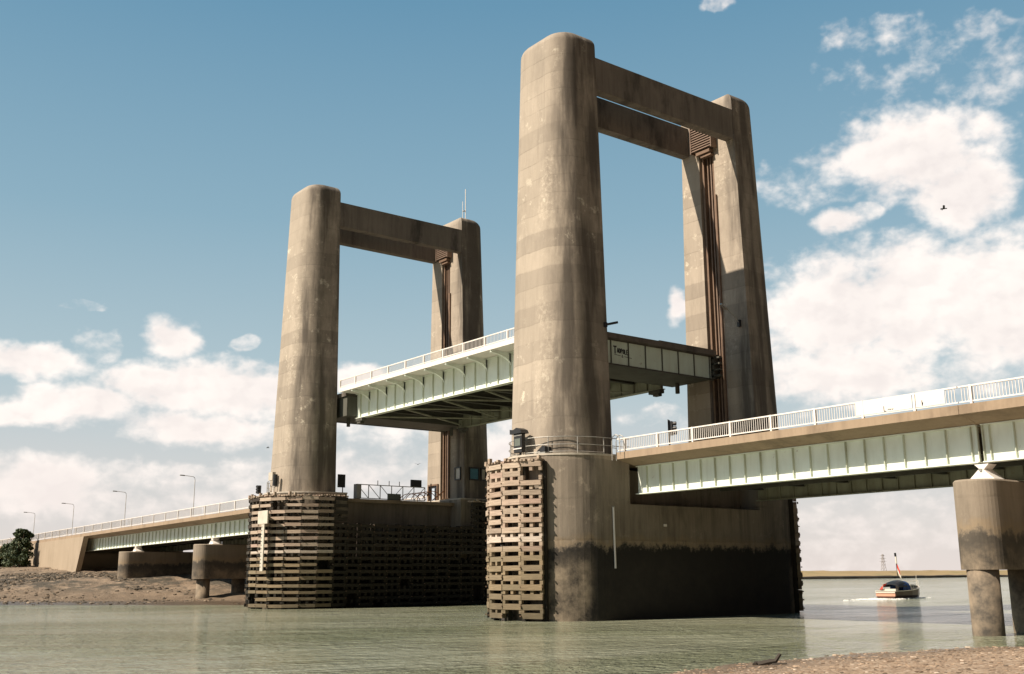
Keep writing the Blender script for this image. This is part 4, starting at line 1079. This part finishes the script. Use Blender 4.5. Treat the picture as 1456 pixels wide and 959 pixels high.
# small hooded lamp on the farther pier nose
hl = thing('hooded_lamp', (XL - 0.6, -11.4, PZ), 'small white post with a black oval lamp at the foot of the farther tower', 'lamp')
MB().tube([(XL + 0.1, -11.3, PZ - 0.1), (XL + 0.1, -11.3, 10.9), (XL + 0.4, -11.35, 11.1)], 0.06, 6).build('post', M_WHITE, hl)
MB().box((XL - 0.55, -11.5, 10.9), (XL + 0.25, -11.2, 11.6)).build('box', M_LEDGE, hl)
m_ = MB(); m_.tube([(XL + 0.7, -11.45, 10.35), (XL + 0.72, -11.45, 10.6), (XL + 0.75, -11.45, 11.0), (XL + 0.75, -11.45, 11.35)], 0.22, 10, 0.20); m_.build('lamp_head', M_BLACK, hl)

# ------------------------------------------------------------------ motor cruiser
bt = thing('motor_cruiser', (-15.2, 51.3, 0), 'small cabin cruiser with blue and black canopy heading away past the nearer tower', 'boat')
BO = Vector((-15.2, 51.3, 0)); BH = Vector((-0.147, 0.985, 0)).normalized(); BS = Vector((BH.y, -BH.x, 0))     # heading, starboard
def bp(a, s, z): return BO + BH * a * 1.1 + BS * s * 0.95 + Vector((0, 0, z))
hull = []
for a, wv, dk in ((-3.4, 1.12, 0.80), (-2.0, 1.25, 0.80), (0.0, 1.3, 0.86), (1.6, 1.12, 0.98), (2.9, 0.62, 1.12), (3.7, 0.05, 1.24)):
    hull.append([bp(a, wv, dk), bp(a - 0.02, wv * 0.96, 0.35), bp(a - 0.1, wv * 0.72, -0.15), bp(a - 0.12, 0, -0.35), bp(a - 0.1, -wv * 0.72, -0.15), bp(a - 0.02, -wv * 0.96, 0.35), bp(a, -wv, dk)])
MB().loft(hull).build('hull', M_HULL, bt)
st = MB()
for i in range(len(hull) - 1):
    for k_ in (0, 6):
        sg = 1 if k_ == 0 else -1
        st.bar(hull[i][k_] + BS * sg * 0.03, hull[i + 1][k_] + BS * sg * 0.03, 0.05, 0.07)
st.bar(hull[0][0] - BH * 0.03, hull[0][6] - BH * 0.03, 0.05, 0.07)
st.build('rubbing_strake', M_CREAM, bt)
MB().add([bp(-3.44, -1.08, 0.28), bp(-3.44, 1.08, 0.28), bp(-3.43, 1.1, 0.60), bp(-3.43, -1.1, 0.60), bp(-3.40, -1.08, 0.28), bp(-3.40, 1.08, 0.28), bp(-3.39, 1.1, 0.60), bp(-3.39, -1.1, 0.60)],
         [(0, 1, 2, 3), (7, 6, 5, 4), (0, 4, 5, 1), (1, 5, 6, 2), (2, 6, 7, 3), (3, 7, 4, 0)]).build('transom_panel', plain('faded_pink_board', (0.60, 0.30, 0.20), 0.6, 0.2), bt)
MB().bar(bp(-3.47, -1.1, 0.66), bp(-3.47, 1.1, 0.66), 0.05, 0.10).build('transom_stripe', M_CREAM, bt)
def bloft(secs): return MB().loft([[bp(a, s, z) for s, z in sec] for a, sec in secs])
bloft([(0.3, [(-1.0, 0.85), (-0.9, 1.45), (0.9, 1.45), (1.0, 0.85)]), (1.9, [(-0.85, 0.98), (-0.72, 1.40), (0.72, 1.40), (0.85, 0.98)]), (2.6, [(-0.5, 1.08), (-0.4, 1.25), (0.4, 1.25), (0.5, 1.08)])]).build('cabin', M_CREAM, bt)
def hoop(w_, h_, t0=0.0):
    return [((w_ - t0) * math.cos(R(t)), 0.82 + (h_ - t0 - 0.82) * max(0.0, math.sin(R(t))) ** 0.62) for t in frange(0, 180, 11)]
bloft([(-0.55, hoop(1.02, 1.86)), (0.25, hoop(0.98, 1.80)), (0.62, hoop(0.90, 1.30))]).build('wheelhouse_cover', M_BLUE, bt)
cs = [(-2.35, 1.50), (-1.9, 1.74), (-1.2, 1.88), (-0.57, 1.90)]
cn = MB(); rg = []
for a_, h_ in cs:                                   # a thin hood, open at the back
    o_ = [(s_, z_) for s_, z_ in hoop(1.04, h_)]; i_ = [(s_, z_) for s_, z_ in hoop(1.04, h_, 0.05)]
    lo = 1.18
    ring = [(s_, max(z_, lo)) for s_, z_ in o_] + [(s_, max(z_ - 0.01, lo)) for s_, z_ in reversed(i_)]
    rg.append([bp(a_, s_, z_) for s_, z_ in ring])
cn.loft(rg); cn.build('aft_canopy', M_BLACK, bt)
MB().add([bp(-1.5, 0.98, 0.85), bp(-0.6, 0.99, 0.85), bp(-0.6, 0.99, 1.5), bp(-1.1, 0.97, 1.45), bp(-1.5, 0.94, 0.85), bp(-0.6, 0.95, 0.85), bp(-0.6, 0.95, 1.5), bp(-1.1, 0.93, 1.45)],
         [(0, 1, 2, 3), (7, 6, 5, 4), (0, 4, 5, 1), (1, 5, 6, 2), (2, 6, 7, 3), (3, 7, 4, 0)]).build('side_screen', M_BLUE, bt)
bloft([(-2.9, [(-0.9, 0.82), (-0.9, 1.02), (0.9, 1.02), (0.9, 0.82)]), (-2.5, [(-0.95, 0.82), (-0.95, 1.02), (0.95, 1.02), (0.95, 0.82)])]).build('stern_seat', M_CREAM, bt)
bloft([(-1.3, [(0.1, 0.82), (0.1, 1.45), (0.35, 1.45), (0.35, 0.82)]), (-1.1, [(0.1, 0.82), (0.1, 1.45), (0.35, 1.45), (0.35, 0.82)])]).build('helm_seat', M_CREAM, bt)
for a_ in (0.55, 1.2, 1.75):
    MB().add([bp(a_, 0.99 - 0.10 * (a_ - 0.3), 1.10), bp(a_ + 0.42, 0.95 - 0.10 * (a_ - 0.3), 1.12), bp(a_ + 0.42, 0.91 - 0.10 * (a_ - 0.3), 1.30), bp(a_, 0.95 - 0.10 * (a_ - 0.3), 1.30), bp(a_, 0.94 - 0.10 * (a_ - 0.3), 1.10), bp(a_ + 0.42, 0.90 - 0.10 * (a_ - 0.3), 1.12), bp(a_ + 0.42, 0.86 - 0.10 * (a_ - 0.3), 1.30), bp(a_, 0.90 - 0.10 * (a_ - 0.3), 1.30)],
             [(0, 1, 2, 3), (7, 6, 5, 4), (0, 4, 5, 1), (1, 5, 6, 2), (2, 6, 7, 3), (3, 7, 4, 0)]).build('cabin_window', M_GREYST, bt)
MB().add([bp(-2.6, -0.9, 0.9), bp(-3.0, -0.9, 0.95), bp(-3.05, -0.35, 1.5), bp(-2.9, 0.0, 1.6), bp(-2.85, -0.9, 1.0), bp(-3.1, -0.5, 0.95)], [(0, 1, 2, 3), (1, 4, 5), (1, 5, 2), (0, 4, 1)]).build('ensign', M_RED, bt)
MB().tube([bp(-3.3, -0.2, 0.8), bp(-3.6, -0.2, 1.6)], 0.025, 6).build('ensign_staff', M_CREAM, bt)
MB().tube([bp(-0.5, 0, 2.1), bp(-0.7, 0, 4.6)], 0.045, 6, 0.03).build('mast', M_BLACK, bt)
MB().tube([bp(-0.66, 0, 4.35), bp(-0.7, 0, 4.7)], 0.11, 8).build('masthead_light', M_BLACK, bt)
MB().tube([bp(-0.64, 0.03, 3.6), bp(-0.66, 0.03, 4.34)], 0.075, 8).build('white_mast_sleeve', M_CREAM, bt)
fl = MB(); rows_ = [[bp(-0.62 + 0.02 * math.sin(i * 1.3), 0.05 + i * 0.06, 3.7 - i * 0.16 + dz) for dz in (0.0, -0.55)] for i in range(6)]
fl.add([v for r in rows_ for v in r], [(2 * i, 2 * i + 1, 2 * i + 3, 2 * i + 2) for i in range(5)]); fl.build('flag', M_RED, bt)
fl = MB(); rows_ = [[bp(-0.60 + 0.02 * math.sin(i * 1.3), 0.05 + i * 0.06, 3.15 - i * 0.13 + dz) for dz in (0.0, -0.4)] for i in range(7)]
fl.add([v for r in rows_ for v in r], [(2 * i, 2 * i + 1, 2 * i + 3, 2 * i + 2) for i in range(6)]); fl.build('pennant', M_CREAM, bt)
pu = MB()
for s in (-1, 1): pu.tube([bp(2.2, s * 0.85, 1.1), bp(2.3, s * 0.85, 1.6), bp(3.7, s * 0.1, 1.85)], 0.02, 5)
pu.tube([bp(3.7, 0, 1.2), bp(3.75, 0, 1.85)], 0.02, 5); pu.build('pulpit_rail', M_CREAM, bt)
MB().tube([bp(2.9, 0.3, 1.2), bp(3.0, 0.3, 2.4)], 0.02, 5).build('whip_aerial', M_CREAM, bt)
wk = MB(); rr = random.Random(2)
for i in range(420):
    a = -3.4 - abs(rr.gauss(0, 2.6)) if i < 260 else rr.uniform(-3.4, 4.2); s = rr.gauss(0, 0.9) if i < 260 else rr.choice((-1, 1)) * (rr.gauss(1.25, 0.18) + max(0, -a) * .05)
    q = bp(a, s, 0.01); r0 = rr.uniform(0.05, 0.2)
    wk.add([q + Vector((r0 * math.cos(k * 1.05), r0 * math.sin(k * 1.05), 0)) for k in range(6)] + [q + Vector((0, 0, r0 * 0.55))], [(k, (k + 1) % 6, 6) for k in range(6)])
tag(wk.build('wake_foam', plain('foam', (0.7, 0.7, 0.66), 0.7, 0.1)), kind='stuff')

# ------------------------------------------------------------------ far pylon
py = thing('lattice_pylon', (-443, 700, 3), 'faint grey electricity pylon on the horizon above the boat', 'pylon')
P0 = Vector((-447.5, 697.0, 2.5)); pm = MB()
for sx_, sy_ in ((1, 1), (1, -1), (-1, 1), (-1, -1)):
    pm.bar(P0 + Vector((sx_ * 1.6, sy_ * 1.6, 0)), P0 + Vector((sx_ * 0.35, sy_ * 0.35, 14.5)), 0.22)
for i in range(6):
    z0 = i * 2.4; w0 = 1.6 - 1.25 * z0 / 14.5; w1 = 1.6 - 1.25 * (z0 + 2.4) / 14.5
    for sx_ in (1, -1):
        pm.bar(P0 + Vector((-w0, sx_ * w0, z0)), P0 + Vector((w1, sx_ * w1, z0 + 2.4)), 0.12); pm.bar(P0 + Vector((sx_ * w0, -w0, z0)), P0 + Vector((sx_ * w1, w1, z0 + 2.4)), 0.12)
pm.build('lattice', M_PYLON, py)
am = MB()
for z0, w0 in ((9.0, 1.8), (11.2, 1.6), (13.4, 1.3)): am.bar(P0 + Vector((-w0, -w0 * 1.2, z0)), P0 + Vector((w0, w0 * 1.2, z0)), 0.2)
am.build('cross_arms', M_PYLON, py)


# ------------------------------------------------------------------ trees at the left abutment
def leaf_mat():
    m, t, b, pos = mat('leaf')
    r = t.node('ShaderNodeNewGeometry').outputs['Random Per Island']
    c = t.ramp(r, [(0.0, (0.018, 0.038, 0.014)), (0.5, (0.04, 0.075, 0.025)), (0.85, (0.075, 0.10, 0.035)), (1.0, (0.13, 0.13, 0.05))])
    t.l.new(c, b.inputs['Base Color']); b.inputs['Roughness'].default_value = 0.65
    return m


M_LEAF = leaf_mat(); M_BARK = plain('bark', (0.09, 0.065, 0.045), 0.9, 0.4)


def tree(x, y, zg, h, w_, seed, label, n=11000):
    t = thing('bushy_tree', (x, y, zg), label, 'tree', 'trees by the left abutment'); r = random.Random(seed)
    tr = MB(); tr.tube([(x, y, zg - 0.4), (x + 0.1, y, zg + h * 0.35), (x, y + 0.1, zg + h * 0.8)], 0.22, 8, 0.06)
    for i in range(9):
        a = r.uniform(0, 2 * PI); z0 = zg + h * r.uniform(0.15, 0.6)
        tr.tube([(x, y, z0), (x + math.cos(a) * w_ * 0.3, y + math.sin(a) * w_ * 0.3, z0 + h * 0.12), (x + math.cos(a) * w_ * 0.42, y + math.sin(a) * w_ * 0.42, z0 + h * 0.25)], 0.07, 5, 0.02)
    tr.build('trunk', M_BARK, t)
    cl = []
    for i in range(80):
        f = r.uniform(0.06, 0.93); rad = w_ / 2 * (1 - f ** 2.4) ** 0.6 * (0.6 + 0.4 * r.random()); a = r.uniform(0, 2 * PI)
        cl.append((x + math.cos(a) * rad * r.uniform(0.2, 1), y + math.sin(a) * rad * r.uniform(0.2, 1), zg + h * f, r.uniform(0.4, 0.8) * (1.1 - 0.5 * f)))
    lv = MB()
    for i in range(n):
        c = r.choice(cl); d = Vector((r.gauss(0, 1), r.gauss(0, 1), r.gauss(0, 1))).normalized() * c[3] * r.random() ** 0.35
        q = Vector(c[:3]) + Vector((d.x, d.y, d.z * 0.8))
        u = Vector((r.gauss(0, 1), r.gauss(0, 1), r.gauss(0, 1))).normalized(); v = u.orthogonal().normalized(); s_ = r.uniform(0.09, 0.20)
        lv.add([q - u * s_, q + v * s_ * 0.6, q + u * s_, q - v * s_ * 0.6], [(0, 1, 2, 3)])
    lv.build('crown', M_LEAF, t)


tree(-129.6, -9.6, 4.3, 6.1, 4.8, 11, 'tallest dark green bushy tree standing against the left abutment wall')
tree(-137.5, -9.8, 4.6, 3.6, 4.2, 12, 'low dark bush left of the tall tree at the left edge', 4200)
tree(-133.0, -10.2, 4.5, 2.9, 3.0, 15, 'light green low bush between the tall tree and the dark bush', 2600)
tree(-144.5, -10.5, 4.7, 3.4, 5.0, 13, 'leftmost dark bush cut off by the left edge of the photo', 3600)
tree(-152, -12, 4.8, 3.9, 5.0, 14, 'bush on the embankment beyond the left edge', 3000)

# ------------------------------------------------------------------ stones, weed and drift
def stone(mb, q, r0, rr, flat=0.6):
    vs = []; k = 7; a0 = rr.random() * 6
    for zf, rf in ((-0.3, 0.8), (0.15, 1.0), (0.6, 0.7)):
        for i in range(k):
            a = a0 + 2 * PI * i / k; j = rr.uniform(0.8, 1.15); vs.append(q + Vector((math.cos(a) * r0 * rf * j * 1.2, math.sin(a) * r0 * rf * j, zf * r0 * flat * j)))
    fs = [(j * k + i, j * k + (i + 1) % k, (j + 1) * k + (i + 1) % k, (j + 1) * k + i) for j in range(2) for i in range(k)] + [tuple(2 * k + i for i in range(k))]
    mb.add(vs, fs)


def stone_mat(name, stops):
    m, t, b, pos = mat(name)
    c = t.ramp(t.node('ShaderNodeNewGeometry').outputs['Random Per Island'], stops)
    c = t.mix(t.mapr(t.noise(pos, 12, 5, 0.7), 0.35, 0.7, 0, 0.4), c, (0.10, 0.075, 0.055, 1))
    t.l.new(c, b.inputs['Base Color']); b.inputs['Roughness'].default_value = 0.85; return m


rr = random.Random(21); sb_ = MB(); cnt = 0
while cnt < 9500:
    x = rr.uniform(28.5, 47); y = rr.uniform(-40, -6); z = beach_z(x, y)
    if z < -0.02: continue
    if rr.random() < 0.5 and mnoise.noise(Vector((x * .5, y * .5, 0))) < 0: continue
    stone(sb_, Vector((x, y, z)), 0.018 + 0.045 * rr.random() ** 2.5 + (0.05 if rr.random() < 0.015 else 0), rr); cnt += 1
tag(sb_.build('beach_pebbles', stone_mat('pebble', [(0.0, (0.06, 0.045, 0.03)), (0.35, (0.19, 0.13, 0.085)), (0.7, (0.32, 0.225, 0.15)), (0.93, (0.42, 0.31, 0.22)), (1.0, (0.62, 0.52, 0.42))])), kind='stuff')
rr = random.Random(22); sb_ = MB(); cnt = 0
while cnt < 5200:
    x = rr.uniform(-150, -46); y = rr.uniform(-34, -6); z = left_z(x, y)
    if z < 0.05 or z > 4.6: continue
    belt = 1.0 if 1.3 < z < 3.4 else 0.25
    if rr.random() > belt or mnoise.noise(Vector((x * .12, y * .12, 5))) < -0.1: continue
    stone(sb_, Vector((x, y, z)), 0.06 + 0.22 * rr.random() ** 3, rr, 0.7); cnt += 1
tag(sb_.build('mud_stones', stone_mat('weedy_stone', [(0.0, (0.035, 0.03, 0.02)), (0.5, (0.08, 0.065, 0.045)), (0.85, (0.20, 0.15, 0.10)), (1.0, (0.38, 0.30, 0.22))])), kind='stuff')
# drift timber at the water's edge
dw = MB()
dw.tube([(30.25, -26.4, 0.05), (30.5, -26.2, 0.13), (30.65, -26.1, 0.16), (30.75, -26.0, 0.36)], 0.09, 7, 0.05); dw.tube([(30.2, -26.5, 0.04), (30.05, -26.3, 0.07), (30.3, -26.0, 0.08)], 0.07, 7, 0.04); dw.tube([(30.6, -26.2, 0.05), (30.9, -25.9, 0.08)], 0.06, 6, 0.04)
tag(dw.build('driftwood', M_TIMBERD), 'dark crooked piece of driftwood lying at the edge of the shingle beach', 'driftwood')
rr = random.Random(9)
for (x, y, s_, nm) in ((-131.5, -12.6, 0.55, 'pale boulder at the foot of the tall tree'), (-127.8, -13.2, 0.65, 'larger pale pinkish boulder beside the abutment wall foot')):
    b_ = MB(); stone(b_, Vector((x, y, left_z(x, y) + 0.1)), s_, rr, 0.7)
    tag(b_.build('boulder', M_WALL, smooth=False), nm, 'boulder')


# ------------------------------------------------------------------ gulls
def gull(p, s_, label, yaw=0.0):
    t = thing('gull', p, label, 'bird', 'birds in the air'); P_ = Vector(p); f = Vector((math.cos(yaw), math.sin(yaw), 0)); sd = Vector((-f.y, f.x, 0))
    MB().tube([P_ - f * 0.3 * s_, P_ - f * 0.12 * s_, P_ + f * 0.15 * s_, P_ + f * 0.3 * s_], 0.075 * s_, 7, 0.04 * s_).build('body', M_BLACK, t)
    for g in (-1, 1):
        a = P_; b = P_ + sd * g * 0.38 * s_ + Vector((0, 0, 0.2 * s_)); c = P_ + sd * g * 0.85 * s_ + Vector((0, 0, 0.1 * s_)) - f * 0.12 * s_
        MB().add([a + f * .1 * s_, b + f * .1 * s_, c, b - f * .1 * s_, a - f * .1 * s_, a + f * .1 * s_ - Vector((0, 0, .015)), b + f * .1 * s_ - Vector((0, 0, .015)), c - Vector((0, 0, .015)), b - f * .1 * s_ - Vector((0, 0, .015)), a - f * .1 * s_ - Vector((0, 0, .015))],
                 [(0, 1, 3, 4), (1, 2, 3), (9, 8, 6, 5), (8, 7, 6), (0, 5, 6, 1), (1, 6, 7, 2), (2, 7, 8, 3), (3, 8, 9, 4)]).build('wing', M_BLACK, t)


gull((-11.09, 60.0, 44.04), 1.2, 'small dark bird high in the sky against the right-hand cloud', 0.6)
gull((-124.2, 60.0, 23.8), 0.9, 'tiny bird seen through the farther tower opening', 2.2)
gull((-39.85, -10.0, 14.25), 0.45, 'tiny bird close to the left edge of the farther tower', 1.2)
